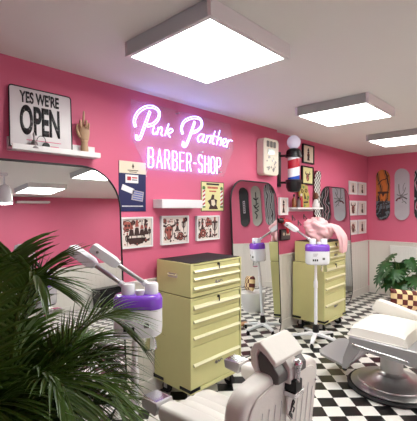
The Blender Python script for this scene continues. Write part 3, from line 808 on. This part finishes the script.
# ---------------------------------------------------------------- tool cabinets
def cabinet(x, y):
    """front face looks to -Y; origin at the front left corner on the floor"""
    W, D1, D2 = .607, .435, .405
    t = thing('tool_cabinet', '', 'tool cabinet', (x, y, 0))
    # lower cabinet with an open front that the drawers fill
    def carcass(z0, z1, d, y0):
        mb = MB(); e = .022
        mb.box(0, e, y0, d, z0, z1).box(W - e, W, y0, d, z0, z1).box(e, W - e, y0, d, z0, z0 + .03)
        mb.box(e, W - e, y0, d, z1 - .014, z1).box(e, W - e, d - .01, d, z0 + .03, z1 - .014)
        return mb
    carcass(.121, .846, D1, 0).build('lower_cabinet', 'cabinet', t, bevel=.003)
    carcass(.854, 1.108, D2, 0).build('upper_chest', 'cabinet', t, bevel=.003)
    MB().box(.01, W - .01, .01, D2 - .01, .846, .854).build('seam', 'cabinetdark', t)
    MB().box(.012, W - .012, .012, D2 - .012, 1.108, 1.112).build('top_mat', 'rubber', t)
    def drawer(z0, z1, zs, ht=.020, logo=False, lock=False, brushed=False):
        d = MB().box(.024, W - .024, .004, D2 - .05, z0 + .0015, z1 - .0015).build('drawer', 'cabinet', t, bevel=.002)
        mb = MB().prism([(-.004, zs + ht / 2), (.006, zs + ht / 2 + .002), (.006, zs - ht / 2 - .002), (-.012, zs - ht / 2), (-.016, zs - ht * .2)], YZ, .03, W - .03)
        mb.build('handle_strip', 'strip', d, bevel=.001)
        if logo:
            mb = MB().tube([(.27, 0, z0 + .045), (.285, -.001, z0 + .065), (.29, -.001, z0 + .042), (.31, -.001, z0 + .060), (.318, -.001, z0 + .045), (.34, -.001, z0 + .062), (.36, -.001, z0 + .05)], .0035, 5, smooth=4)
            mb.build('script_emblem', 'silver', d)
        if lock:
            mb = MB().lathe([(.011, 0), (.011, .01)], mt=Matrix.Rotation(PI / 2, 3, 'X').to_4x4(), c=(.31, .002, z1 - .012), n=14); mb.build('lock', 'black', t, smooth='auto')
            MB().box(.306, .314, -.014, -.008, z1 - .05, z1 - .016).build('key', 'black', t)
        return d
    drawer(1.032, 1.092, 1.046, lock=True)
    drawer(.967, 1.032, .988, logo=False)
    drawer(.886, .967, .916, logo=True)
    drawer(.722, .830, .772, .03, lock=True)
    drawer(.612, .722, .664)
    drawer(.475, .612, .540)
    drawer(.155, .475, .335, logo=False)
    mb = MB().tube([(.27, .0, .285), (.285, -.001, .305), (.29, -.001, .28), (.31, -.001, .30), (.32, -.001, .285), (.345, -.001, .302), (.365, -.001, .29)], .004, 5, smooth=4)
    mb.build('script_emblem', 'silver', t)
    # corner guards
    for cx_, cy_ in ((0, 0), (W, 0), (0, D1), (W, D1)):
        mb = MB(); sx_ = 1 if cx_ == 0 else -1; sy_ = 1 if cy_ == 0 else -1
        a = sorted([cx_ - sx_ * .006, cx_ + sx_ * .10]); b = sorted([cy_ - sy_ * .006, cy_])
        mb.box(a[0], a[1], b[0], b[1], .135, .160)
        a = sorted([cx_ - sx_ * .006, cx_]); b = sorted([cy_ - sy_ * .006, cy_ + sy_ * .12])
        mb.box(a[0], a[1], b[0], b[1], .135, .160)
        mb.build('corner_guard', 'black', t, bevel=.003)
    # side handles on the upper chest
    for sx_, xx in ((-1, 0), (1, W)):
        mb = MB().prism(rrect(.11, .035, .008, 3, x0=.15, z0=.985), YZ, xx + sx_ * .003, xx); mb.build('handle_recess', 'steel', t)
        mb = MB().tube([(xx + sx_ * .004, .16, 1.012), (xx + sx_ * .018, .165, 1.006), (xx + sx_ * .018, .245, 1.006), (xx + sx_ * .004, .25, 1.012)], .006, 8, smooth=2); mb.build('side_handle', 'strip', t, smooth=True)
    # casters
    for cx_, cy_ in ((.075, .075), (W - .075, .075), (.075, D1 - .075), (W - .075, D1 - .075)):
        mb = MB().box(cx_ - .035, cx_ + .035, cy_ - .03, cy_ + .03, .112, .121)
        mb.box(cx_ - .022, cx_ - .018, cy_ - .02, cy_ + .02, .045, .112).box(cx_ + .018, cx_ + .022, cy_ - .02, cy_ + .02, .045, .112)
        c_ = mb.build('caster', 'steel', t, bevel=.001)
        MB().lathe([(.008, -.016), (.046, -.015), (.049, -.008), (.049, .008), (.046, .015), (.008, .016)], mt=Matrix.Rotation(PI / 2, 3, 'Y').to_4x4(), c=(cx_, cy_, .05), n=20).build('wheel', 'rubber', c_, smooth='auto')
    return t
c1 = cabinet(1.914, 2.0); c1['label'] = 'pale yellow tool cabinet with black top mat, nearer one under the neon sign'
c2 = copy_tree(c1); c2.location = (4.185, 2.045, 0); c2['label'] = 'pale yellow tool cabinet farther away, behind the second steamer and pink gown'

# ---------------------------------------------------------------- facial steamers
def steamer(x, y, rz, zb, label, arms, legrot=0, fold=True):
    """zb = underside of the body; arms: list of (cap x, azimuth, elevation)"""
    t = thing('salon_steamer', label, 'steamer', (x, y, 0), rz)
    # five-leg base
    for k in range(5):
        a = 2 * PI * k / 5 + legrot; ca, sa = math.cos(a), math.sin(a)
        mt = Matrix.Rotation(a, 4, 'Z')
        mb = MB(); pts = [(.0, .028, .115, .075), (.13, .024, .098, .068), (.27, .019, .075, .055)]
        vs = []
        for (q, hw, zt, zl) in pts:
            for (yy, zz) in ((-hw, zl), (hw, zl), (hw, zt), (-hw, zt)): vs.append(mt @ Vector((q, yy, zz)))
        fs = [(0, 1, 2, 3), (8, 11, 10, 9)]
        for i in range(2):
            for j in range(4): fs.append((i * 4 + j, i * 4 + (j + 1) % 4, (i + 1) * 4 + (j + 1) % 4, (i + 1) * 4 + j))
        mb.add(vs, fs); lg = mb.build('leg', 'whitegloss', t, bevel=.006)
        mb = MB().ell((.26 * ca, .26 * sa, .028), (.022, .022, .028), 12, 8); mb.box(.26 * ca - .012, .26 * ca + .012, .26 * sa - .012, .26 * sa + .012, .04, .062)
        mb.build('caster', 'black', lg, smooth=True)
    MB().lathe([(.032, .06), (.036, .07), (.036, .15), (.028, .19), (.022, .2)], n=18).build('hub', 'black', t, smooth='auto')
    MB().lathe([(.0195, .15), (.0195, zb - .18)], n=16).build('pole', 'whitegloss', t, smooth='auto')
    MB().lathe([(.022, zb - .27), (.024, zb - .25), (.024, zb - .2), (.016, zb - .18), (.014, zb + .02)], n=16).build('pole_sleeve', 'white', t, smooth='auto')
    # body: stadium in plan
    bx = .018
    def stad(hw, hd, r):
        return [(u + bx, v) for u, v in rrect(hw * 2, hd * 2, r, 6, z0=-hd)]
    def loft(mb, secs):
        vs = []; n = len(secs[0][0])
        for prof, z in secs: vs += [(u, v, z) for u, v in prof]
        fs = [tuple(range(n - 1, -1, -1)), tuple((len(secs) - 1) * n + k for k in range(n))]
        for i in range(len(secs) - 1):
            for k in range(n):
                l = (k + 1) % n; fs.append((i * n + k, i * n + l, (i + 1) * n + l, (i + 1) * n + k))
        mb.add(vs, fs); return mb
    loft(MB(), [(stad(.118, .068, .06), zb), (stad(.132, .078, .068), zb + .012), (stad(.136, .081, .07), zb + .05), (stad(.135, .08, .07), zb + .155)]).build('body', 'whitegloss', t, smooth='auto')
    loft(MB(), [(stad(.137, .082, .07), zb + .155), (stad(.137, .082, .07), zb + .205), (stad(.128, .074, .065), zb + .225), (stad(.118, .064, .058), zb + .232)]).build('purple_band', 'purple', t, smooth='auto')
    for cx_ in (-.055, .075):
        MB().lathe([(.038, zb + .228), (.038, zb + .285), (.034, zb + .292), (.01, zb + .294)], c=(bx + cx_, 0, 0), n=24).build('cap', 'whitegloss', t, smooth='auto')
    MB().lathe([(.022, zb + .23), (.026, zb + .25), (.026, zb + .258), (.01, zb + .262)], c=(bx + .012, -.03, 0), n=18).build('filler_cap', 'whitegloss', t, smooth='auto')
    # controls on the front (-Y)
    for k in range(3): MB().box(bx - .075 + k * .022, bx - .06 + k * .022, -.084, -.079, zb + .045, zb + .068).build('switch', 'black', t)
    MB().box(bx + .035, bx + .062, -.083, -.079, zb + .06, zb + .085).build('display', 'darksteel', t)
    mb = MB()
    for k in range(3): mb.box(bx - .07, bx - .03 + .008 * k, -.0825, -.0795, zb + .10 + k * .012, zb + .106 + k * .012)
    mb.build('printed_lines', 'board_pale', t)
    # glass jar under the body
    MB().lathe([(.026, zb - .005), (.03, zb - .03), (.036, zb - .06), (.034, zb - .075), (.02, zb - .083)], c=(bx + .07, -.02, 0), n=20).build('glass_jar', 'glass', t, smooth=True)
    for cx_, az, el, roll in arms:
        a, e = R(az), R(el)
        d = Vector((math.cos(a) * math.cos(e), math.sin(a) * math.cos(e), math.sin(e)))
        p0 = Vector((bx + cx_, 0, zb + .262)); 
        up = Vector((0, 0, 1)); side = d.cross(up).normalized(); nn = side.cross(d)
        am = MB().tube([p0 + d * .025, p0 + d * .24], .0125, 12).build('arm', 'steel', t, smooth='auto')
        MB().tube([p0 + d * .02, p0 + d * .058], .018, 12).build('arm_collar', 'whitegloss', am, smooth='auto')
        # flat tapered nozzle head
        mb = MB(); vs = []
        for q, hw, hh in ((.225, .022, .018), (.255, .036, .026), (.39, .042, .026), (.405, .036, .020)):
            c_ = p0 + d * q
            for u, v in ((-1, -1), (1, -1), (1, 1), (-1, 1)): vs.append(c_ + side * hw * u + nn * hh * v)
        fs = [(0, 3, 2, 1), (12, 13, 14, 15)]
        for i in range(3):
            for j in range(4): fs.append((i * 4 + j, i * 4 + (j + 1) % 4, (i + 1) * 4 + (j + 1) % 4, (i + 1) * 4 + j))
        mb.add(vs, fs); hd = mb.build('steam_head', 'whitegloss', t, bevel=.006)
        c_ = p0 + d * .36 - side * .043
        MB().ell(c_, (.008, .008, .008), 10, 6).build('screw', 'darksteel', hd, smooth=True)
    return t
steamer(1.225, 1.735, R(-46.5 + 8), .815, 'white and purple two-armed salon steamer between the palm and near cabinet',
        [(.075, 180, 36, 0), (-.055, 168, 34, 0)], .3)
steamer(3.915, 2.02, R(-46.5), .885, 'white and purple salon steamer farther away, in front of the second cabinet',
        [(-.055, 134, 29, 0)], .5)

# pink gown draped over the farther cabinet
def gown():
    t = thing('pink_gown', 'pale pink salon gown heaped over the farther yellow cabinet, sleeve hanging', 'gown', (4.33, 2.20, 1.112)); t.scale = (.94, .94, .98)
    mb = MB(); n = 64; m = 40; vs = []
    for i in range(m + 1):
        th = PI * i / m
        for k in range(n):
            a = 2 * PI * k / n
            x = .215 * math.sin(th) * math.cos(a); y = .15 * math.sin(th) * math.sin(a); z = -.15 * math.cos(th)
            f = 1 + .10 * math.sin(5 * a + 3 * z * 10) + .16 * (abs(noise.noise(Vector((x * 11 + z * 9, y * 9, z * 14)))) * 2 - .6) + .30 * noise.noise(Vector((x * 5 + 3, y * 5, z * 6)))
            z2 = z * f + .15
            vs.append((x * f - z * .25, y * f, max(z2, .001)))
    fs = []
    for i in range(m):
        for k in range(n):
            l = (k + 1) % n; fs.append((i * n + k, i * n + l, (i + 1) * n + l, (i + 1) * n + k))
    mb.add(vs, fs)
    mb.build('body', 'pinkcloth', t, smooth=True)
    def sleeve(pts, rs, name):
        P = catmull(pts, 6); rr = [v.x for v in catmull([(q, 0, 0) for q in rs], 6)]
        mb = MB(); n = 22; vs = []
        for i, p in enumerate(P):
            for k in range(n):
                a = 2 * PI * k / n; q = rr[i] * (1 + .22 * math.sin(4 * a + i * .25) + .1 * math.sin(7 * a))
                vs.append((p.x + q * math.cos(a), p.y + q * .45 * math.sin(a), p.z + q * .15 * math.cos(a)))
        fs = [tuple(range(n - 1, -1, -1)), tuple((len(P) - 1) * n + k for k in range(n))]
        for i in range(len(P) - 1):
            for k in range(n):
                l = (k + 1) % n; fs.append((i * n + k, i * n + l, (i + 1) * n + l, (i + 1) * n + k))
        mb.add(vs, fs); return mb.build(name, 'pinkcloth', t, smooth=True)
    sleeve([(.10, -.10, .22), (.17, -.18, .17), (.20, -.245, .05), (.21, -.25, -.08), (.22, -.25, -.14)], [.06, .085, .085, .075, .06], 'sleeve')
    return t
gown()

# ---------------------------------------------------------------- barber chairs
def seat_mesh(hw, y0, y1, z0, z1, ribs=0, dome=.02):
    mb = MB(); nx, ny = 24, 20; vs = []; 
    def sup(u): return (1 - abs(u) ** 5) ** .2 if abs(u) < 1 else 0
    top = []
    for j in range(ny + 1):
        v = -1 + 2 * j / ny
        for i in range(nx + 1):
            u = -1 + 2 * i / nx
            e = (1 - abs(u) ** 8) * (1 - abs(v) ** 8)
            z = z0 + (z1 - z0) * (e ** .35 if e > 0 else 0) + dome * (1 - u * u) * (1 - v * v)
            if ribs: z -= .011 * (abs(math.sin(PI * ribs * (u + 1) / 2)) < .28) * (e ** .5)
            vs.append((u * hw, (y0 + y1) / 2 + v * (y1 - y0) / 2, z))
    W_ = nx + 1
    fs = [(j * W_ + i, j * W_ + i + 1, (j + 1) * W_ + i + 1, (j + 1) * W_ + i) for j in range(ny) for i in range(nx)]
    b = len(vs)
    vs += [(-hw, y0, z0 - .0), (hw, y0, z0 - .0), (hw, y1, z0 - .0), (-hw, y1, z0 - .0)]
    mb.add(vs[:b], fs)
    # underside
    mb.box(-hw * .985, hw * .985, y0 + .005, y1 - .005, z0 - .015, z0 + .012)
    return mb
def barber_chair(x, y, rz, label, seat_y1, seat_hw, seat_z, arms, ribs, yb=-.27, fp=.2):
    t = thing('barber_chair', label, 'barber chair', (x, y, 0), rz)
    MB().lathe([(.325, .001), (.352, .006), (.356, .022), (.345, .034), (.325, .036)], n=48).build('rubber_ring', 'rubber', t, smooth='auto')
    MB().lathe([(.32, .03), (.325, .042), (.30, .058), (.27, .064), (.265, .072), (.20, .086), (.15, .104), (.13, .125), (.12, .13), (.10, .136), (.088, .15)], n=48).build('base_plate', 'steel', t, smooth='auto')
    MB().lathe([(.088, .12), (.088, .40)], n=32).build('column', 'steel', t, smooth='auto')
    MB().tube([(.02, -.08, .33), (.05, -.16, .26), (.06, -.28, .17), (.06, -.40, .16)], .009, 8, smooth=4).build('pump_lever', 'steel', t, smooth=True)
    hw = seat_hw
    y1 = seat_y1
    # metal tub under the seat
    prof = [(y1 - .01, seat_z), (y1, seat_z - .03), (y1 - .03, seat_z - .09), (y1 - .16, seat_z - .105), (y1 - .36, seat_z - .115), (-.22, seat_z - .125), (-.33, seat_z - .13), (-.34, seat_z)]
    MB().prism(prof, YZ, -hw - .02, hw + .02).build('seat_frame', 'vinylgrey', t, bevel=.012, seg=3)
    for sx_ in (-1, 1): MB().tube([(sx_ * (hw + .024), yy, zz + .035) for yy, zz in prof[2:6]], .008, 6, smooth=3).build('side_rail', 'chrome', t, smooth=True)
    seat_mesh(hw, -.2, y1 + .015, seat_z, seat_z + .085, ribs).build('seat', 'vinyl', t, smooth='auto')
    mb = MB().tube([(u, v, seat_z + .004) for u, v in [(-hw, -.2), (-hw, y1), (-hw + .02, y1 + .016), (hw - .02, y1 + .016), (hw, y1), (hw, -.2)]], .006, 6); mb.build('seat_piping', 'vinyl', t, smooth=True)
    # leg rest and foot plate
    for sx_ in (-1, 1):
        xx = sx_ * (hw - .01)
        mb = MB().prism([(y1 - .01, seat_z - .03), (y1 - .10, seat_z - .10), (y1 - .02, .24), (y1 + .02, .17), (y1 + .06, .17), (y1 + .05, .26)], YZ, xx - .012, xx + .012)
        mb.build('footrest_bar', 'vinylgrey', t, bevel=.004)
        MB().ell((xx * .9, y1 + .05, .155), (.022, .022, .02), 12, 8).build('rubber_foot', 'black', t, smooth=True)
        mb = MB().tube([(xx * .8, y1 - .12, seat_z - .1), (xx * .8, y1 - .02, .3), (xx * .8, y1 + .04, .22)], .012, 8, smooth=4); mb.build('footrest_strut', 'steel', t, smooth=True)
    MB().prism([(-hw + .01, y1 + .02), (hw - .01, y1 + .02), (hw - .03, y1 + fp - .04), (hw - .09, y1 + fp), (-hw + .09, y1 + fp), (-hw + .03, y1 + fp - .04)], lambda u, v, d: (u, v, d + (v - y1) * .16), .165, .19).build('footplate', 'vinylgrey', t, bevel=.006)
    # backrest, slightly reclined slab with round shoulders
    top = .905; hwb = .28
    out = []
    def slabpt(u, v, d):  # d 0 = rear face
        lean = (top - v) * .10
        return (u, yb + d + lean, v)
    o2 = [(-hwb + .03, seat_z - .05), (hwb - .03, seat_z - .05), (hwb, seat_z + .1), (hwb, top - .115)]
    for k in range(1, 8):
        a = PI / 2 * k / 8; o2.append((hwb - .085 + .085 * math.cos(a), top - .11 + .085 * math.sin(a)))
    for k in range(9):
        q = k / 8; o2.append(((hwb - .085) * (1 - 2 * q), top - .025 + .025 * math.sin(PI * q)))
    for k in range(1, 8):
        a = PI / 2 + PI / 2 * k / 8; o2.append((-hwb + .085 + .085 * math.cos(a), top - .11 + .085 * math.sin(a)))
    o2 += [(-hwb, top - .115), (-hwb, seat_z + .1)]
    bk = MB().prism(o2, slabpt, 0, .09).build('backrest', 'vinyl', t, bevel=.028, seg=4)
    cz_ = (seat_z + top) / 2
    inner = [(u * .86, cz_ + (v - cz_) * .86) for u, v in o2]
    MB().prism(inner, slabpt, -.008, .004).build('rear_panel', 'vinyl', bk, bevel=.006)
    mb = MB()
    k = -.21
    while k < .22:
        mb.tube([slabpt(k, z, -.010) for z in (seat_z, cz_, top - .12 - (.03 if abs(k) > .17 else 0))], .0016, 4); k += .042
    mb.build('panel_stitching', 'white', bk)
    mb = MB().tube([slabpt(u, v, -.004) for u, v in inner], .004, 6, closed=True); mb.build('piping', 'vinyl', bk, smooth=True)
    mb = MB()
    for u, v in ((-.235, top - .13), (.235, top - .13)): mb.ell(slabpt(u, v, -.01), (.006, .006, .006), 8, 6)
    mb.build('stud', 'steel', bk)
    # headrest
    hx = .102; y0_, z0_ = yb - .03, top - .022
    sec = [(.018, .066), (.06, .106), (.095, .130), (.122, .118), (.140, .08), (.136, .03), (.105, -.012), (.092, -.004), (.106, .035), (.110, .075), (.098, .098), (.062, .078), (.026, .046)]
    def hp(u, v, d): return (d, y0_ + u, z0_ + v)
    hr = MB().prism(sec, hp, -hx, hx).build('headrest', 'vinyl', t, bevel=.006, seg=3)
    core = [(.030, .044), (.062, .074), (.096, .092), (.106, .07), (.102, .03), (.088, -.004), (.03, -.02), (.008, -.012), (.008, .02)]
    MB().prism(core, hp, -hx + .003, -.034).build('grey_shell', 'darksteel', hr, bevel=.006)
    MB().prism(core, hp, .034, hx + .006).build('grey_shell', 'darksteel', hr, bevel=.006)
    MB().prism([(.0, -.03), (.0, .03), (.022, .06), (.06, .07), (.06, -.03)], hp, -.033, .033).build('centre_strap', 'vinyl', hr, bevel=.004)
    MB().tube([(0, y0_ - .008, z0_ + .05), (0, y0_ - .014, z0_ + .03), (0, y0_ - .008, z0_ - .03), (0, y0_ + .0, z0_ - .06)], .0115, 10, smooth=3).build('headrest_post', 'chrome', t, smooth=True)
    MB().ell((0, y0_ - .012, z0_ + .045), (.02, .02, .02), 14, 8).build('ball_joint', 'chrome', t, smooth=True)
    MB().box(-.026, .026, y0_ - .02, y0_ + .035, z0_ - .06, z0_ - .015).build('clamp', 'black', t, bevel=.005)
    MB().box(-.034, .034, y0_ - .022, y0_ + .03, z0_ - .078, z0_ - .060).build('bracket', 'chrome', t, bevel=.003)
    bd = MB().prism([(-.03, z0_ - .085), (.03, z0_ - .085), (.03, z0_ - .15), (0, z0_ - .185), (-.03, z0_ - .15)], XZ, y0_ + .012, y0_ + .022).build('badge', 'badge', t, bevel=.003)
    mb = MB().prism([(-.026, z0_ - .15), (0, z0_ - .178), (0, z0_ - .16), (-.018, z0_ - .14)], XZ, y0_ + .009, y0_ + .012)
    mb.tube([(-.012, y0_ + .010, z0_ - .145), (-.004, y0_ + .010, z0_ - .12), (.006, y0_ + .010, z0_ - .105), (.014, y0_ + .010, z0_ - .118), (.0, y0_ + .010, z0_ - .128), (.014, y0_ + .010, z0_ - .14), (.004, y0_ + .010, z0_ - .152)], .003, 5, smooth=3)
    mb.build('badge_emblem', 'black', bd)
    # arms
    for sx_ in (-1, 1):
        if arms == 'tips':
            xx = sx_ * .272; hw_ = .043
            pts = [(.16, .715), (.16, .66), (.10, .625), (.0, .56), (-.12, .54), (-.2, .56), (-.22, .66), (-.18, .735), (-.08, .735), (.05, .725)]
            am = MB().prism(pts, YZ, xx - hw_, xx + hw_).build('arm_pad', 'vinyl', t, bevel=.02, seg=3)
            MB().prism([(.265, .715), (.258, .672), (.17, .665), (.155, .70), (.16, .722)], YZ, xx - hw_ - .002, xx + hw_ + .002).build('metal_arm_tip', 'steel', am, bevel=.004)
            MB().box(xx - hw_ + .006, xx + hw_ - .006, .168, .258, .716, .7215).build('polished_lid', 'chrome', am, bevel=.002)
            MB().prism([(-.2, seat_z), (-.1, seat_z), (-.05, .58), (-.18, .58)], YZ, xx - .02, xx + .02).build('arm_bracket', 'steel', t, bevel=.004)
        else:
            xx = sx_ * .345
            pts = [(.255, .61), (.275, .58), (.25, .54), (-.05, .45), (-.25, .42), (-.28, .50), (-.15, .57), (.1, .635), (.22, .655)]
            if sx_ < 0: pts = [(a * .4 - .50, b + .02) for a, b in pts]
            MB().prism([(p.x, p.y) for p in catmull([(a, b, 0) for a, b in pts], 3, True)], YZ, xx - .04, xx + .04).build('arm_pad', 'vinyl', t, bevel=.016, seg=3)
    return t
barber_chair(1.272, 1.045, 0, 'white vinyl barber chair seen from behind with headrest, in the foreground', .385, .235, .462, 'tips', 7)
barber_chair(3.35, 1.03, 0, 'white barber chair in side view on round chrome base, at the right', .25, .29, .462, 'rolls', 0, -.42, .31)

# small pale bits of the floor beyond the footrest
tag(MB().box(-.09, .09, -.05, .05, 0, .035).build('wooden_block', 'tan', bevel=.008, loc=(4.03, 1.62, 0), rot=(0, 0, R(30))), 'small tan wooden block on the checkered floor behind the right chair footrest', 'block')

# white tub seat with checkered cushion
t = thing('waiting_seat', 'low white tub seat behind the right barber chair, holding a checkered cushion', 'seat', (4.86, 1.33, 0), R(-46.5))
t.scale = (.9, .9, .88)
out = []
mb = MB()
def tubring(r0, z, rz_=0): return [(r0 * math.cos(2 * PI * k / 32), r0 * math.sin(2 * PI * k / 32), z) for k in range(32)]
mb.lathe([(.16, .0), (.17, .02), (.21, .2), (.24, .31), (.24, .335), (.21, .34), (.20, .33), (.01, .325)], n=36).build('tub', 'white', t, smooth='auto')
mb = MB(); n_ = 16; vs = []
for side in (-1, 1):
    for j in range(n_ + 1):
        for i in range(n_ + 1):
            u = -1 + 2 * i / n_; v = -1 + 2 * j / n_
            pin = 1 - .08 * (1 - abs(v)) * abs(u) ** 3 - 0
            puff = ((1 - u ** 4) * (1 - v ** 4)) ** .6
            vs.append((u * .215 * (1 - .07 * (1 - v * v)), side * .065 * puff, v * .135 * (1 - .07 * (1 - u * u))))
q = n_ + 1; fs = []
for s_ in (0, 1):
    o0 = s_ * q * q
    for j in range(n_):
        for i in range(n_): fs.append((o0 + j * q + i, o0 + j * q + i + 1, o0 + (j + 1) * q + i + 1, o0 + (j + 1) * q + i))
mb.add(vs, fs)
o = mb.build('checkered_cushion', 'pillow', smooth=True, loc=(4.815, 1.33, .434), rot=(R(-10), R(6), R(-46.5)))
o.scale = (.88, .9, .88)
tag(o, 'brown and cream checkered cushion propped on the low white tub seat', 'cushion')

# radiator
t = thing('radiator', 'white panel radiator on the end wall behind the monstera', 'radiator', (WX1 - .026, 1.6, .1), -PI / 2)
mb = MB(); mb.box(-.53, .53, -.07, -.02, 0, .78).build('body', 'radiator', t, bevel=.01)
mb = MB()
for k in range(26): mb.box(-.51 + k * .04, -.49 + k * .04, -.078, -.07, .03, .75)
mb.build('ribs', 'radiator', t, bevel=.002)
mb = MB().box(-.4, -.36, -.02, .0, .1, .7).box(.36, .4, -.02, .0, .1, .7); mb.build('wall_bracket', 'steel', t)
mb = MB().tube([(.5, -.045, 0), (.5, -.045, -.1)], .01, 8); mb.build('pipe', 'steel', t)

# ---------------------------------------------------------------- monstera
def monstera(x, y):
    t = thing('monstera_plant', 'dark green monstera plant in a yellowish pot by the far corner', 'plant', (x, y, 0))
    pt = MB().lathe([(.11, 0), (.12, .02), (.155, .24), (.16, .26), (.148, .26), (.142, .22), (.01, .22)], n=28).build('pot', 'potyellow', t, smooth='auto')
    MB().lathe([(.142, .215), (.01, .232)], n=24).build('soil', 'soil', pt)
    rng = random.Random(11)
    half = [(0, 0), (.25, -.12), (.5, -.02), (.62, .18), (.30, .22), (.66, .34), (.66, .46), (.28, .42), (.60, .60), (.54, .72), (.24, .6), (.42, .84), (.3, .95), (.14, .78), (0, 1.15)]
    spots = [(-.36, .52, .26), (-.27, .68, .27), (-.14, .80, .25), (.06, .74, .22), (.12, .60, .26), (.28, .50, .24), (.40, .36, .20), (-.22, .44, .26), (-.05, .56, .28), (.22, .70, .2), (-.38, .36, .2), (.02, .40, .28), (.18, .36, .24), (.34, .58, .2), (-.1, .34, .26), (.44, .46, .18), (-.30, .60, .24), (.0, .66, .24), (-.18, .58, .26), (.1, .48, .26)]
    rx, ry = math.sin(FWD), -math.cos(FWD)
    for i, (u, z, s) in enumerate(spots):
        dep = rng.uniform(-.22, .16)
        px, py = u * rx + dep * math.cos(FWD), u * ry + dep * math.sin(FWD)
        if x + px > WX1 - .2: px = WX1 - .2 - x
        if y + py > 2.25: py = 2.25 - y
        base = Vector((px * .12, py * .12, .22)); tip = Vector((px, py, z))
        mid = (base + tip) / 2 + Vector((-px * .15, -py * .15, .06))
        st = MB().tube([base, mid, tip], .006, 6, smooth=5).build('leaf_stem', 'palmstem', t, smooth=True)
        az = math.atan2(py, px) + rng.uniform(-.5, .5)
        out = Vector((math.cos(az), math.sin(az), -.55 - rng.random() * .5)).normalized()
        side = out.cross(Vector((0, 0, 1))).normalized(); nn = side.cross(out)
        tilt = rng.uniform(-.5, .5); side = (side + nn * tilt).normalized()
        mb = MB(); pts = []
        for sg in (1, -1):
            vs = []
            for a, b in half:
                droop = -.22 * (b ** 2) - .10 * a * a
                vs.append(tip + out * (b - .1) * s * .9 + side * a * sg * s * .95 + nn * droop * s)
            c_ = [tip + out * (b - .1) * s * .9 + nn * (-.22 * b * b + .03) * s for b in (.1, .3, .5, .75)]
            n0 = len(vs); vs += c_
            fs = [(0, 1, 2, n0), (2, 3, 4, n0), (n0, 4, 5, n0 + 1), (5, 6, 7, n0 + 1), (n0 + 1, 7, 8, n0 + 2), (8, 9, 10, n0 + 2), (n0 + 2, 10, 11, n0 + 3), (11, 12, 13, n0 + 3), (n0 + 3, 13, 14)]
            mb.add(vs, fs)
        lf = mb.build('leaf', 'monstera', t)
        m_ = lf.modifiers.new('s', 'SOLIDIFY'); m_.thickness = .0015
    return t
mp = monstera(6.22, 1.78)
mp.scale = (.88, .88, 1.0)

# ---------------------------------------------------------------- the big palm in the foreground
def palm(x, y):
    t = thing('areca_palm', 'large dark green areca palm filling the lower left foreground', 'plant', (x, y, 0))
    pt = MB().lathe([(.15, 0), (.165, .02), (.20, .30), (.205, .33), (.19, .33), (.185, .29), (.01, .29)], n=28).build('pot', 'pot', t, smooth='auto')
    MB().lathe([(.184, .285), (.01, .30)], n=24).build('soil', 'soil', pt)
    rng = random.Random(4)
    def frond(az, top, reach, droop, base_r, seed, lscale=1.0):
        r_ = random.Random(seed)
        ca, sa = math.cos(az), math.sin(az)
        b = Vector((base_r * ca, base_r * sa, .29))
        pts = [b, b + Vector((ca * reach * .12, sa * reach * .12, (top - .29) * .5)), b + Vector((ca * reach * .40, sa * reach * .40, (top - .29) * .88)),
               b + Vector((ca * reach * .75, sa * reach * .75, (top - .29) * 1.0 - droop * .15)), b + Vector((ca * reach * 1.05, sa * reach * 1.05, (top - .29) - droop))]
        P = catmull(pts, 12); N = len(P)
        rr = [.0085 * (1 - i / N) + .0012 for i in range(N)]
        fr = MB().tube(P, rr, 6).build('frond', 'palmstem', t, smooth=True)
        mb = MB(); i0 = int(N * .34)
        cnt = 40
        for k in range(cnt):
            q = i0 + (N - 2 - i0) * k / (cnt - 1); i = int(q); f = q - i
            p = P[i].lerp(P[i + 1], f); tg = (P[i + 1] - P[i]).normalized()
            up = Vector((0, 0, 1)); side = tg.cross(up)
            if side.length < .1: side = Vector((-sa, ca, 0))
            side.normalize(); nn = side.cross(tg).normalized()
            s = k / (cnt - 1)
            L = lscale * (.16 + .22 * math.sin(PI * (.12 + .80 * s))) * (1 - .35 * s)
            for sg in (-1, 1):
                fw = .75 + .9 * s + r_.uniform(-.1, .1)
                d = (side * sg * 1.0 + tg * fw + nn * (.32 + r_.uniform(-.12, .12))).normalized()
                wv = d.cross(nn).normalized()
                g = .20 + .15 * r_.random()
                ln = L * r_.uniform(.88, 1.08); wd = .0056 * (1 if s < .9 else .7)
                vs = []; segs = 5
                for j in range(segs + 1):
                    u = j / segs
                    c_ = p + d * ln * u + Vector((0, 0, -1)) * g * ln * u * u
                    ww = wd * (math.sin(PI * min(1, .15 + u * .9)) ** .7 if u < 1 else 0.02) 
                    ww = max(ww, .0004)
                    vs += [c_ - wv * ww + nn * ww * .35, c_, c_ + wv * ww + nn * ww * .35]
                fs = []
                for j in range(segs):
                    a = j * 3; fs += [(a, a + 1, a + 4, a + 3), (a + 1, a + 2, a + 5, a + 4)]
                mb.add(vs, fs)
        o = mb.build('leaflets', 'palm', fr)
        return fr
    n = 0
    for ring_, (cnt, top0, top1, re0, re1, dr) in enumerate([(6, 1.28, 1.38, .10, .22, .02), (11, 1.02, 1.20, .20, .34, .10), (17, .88, 1.12, .24, .36, .16), (14, .64, .90, .25, .36, .20)]):
        for k in range(cnt):
            az = 2 * PI * (k + rng.uniform(-.25, .25)) / cnt + ring_ * .7
            frond(az, rng.uniform(top0, top1), rng.uniform(re0, re1), dr * rng.uniform(.6, 1.3), rng.uniform(.02, .08), 100 + n, .72); n += 1
    return t
palm(.355, 1.22)
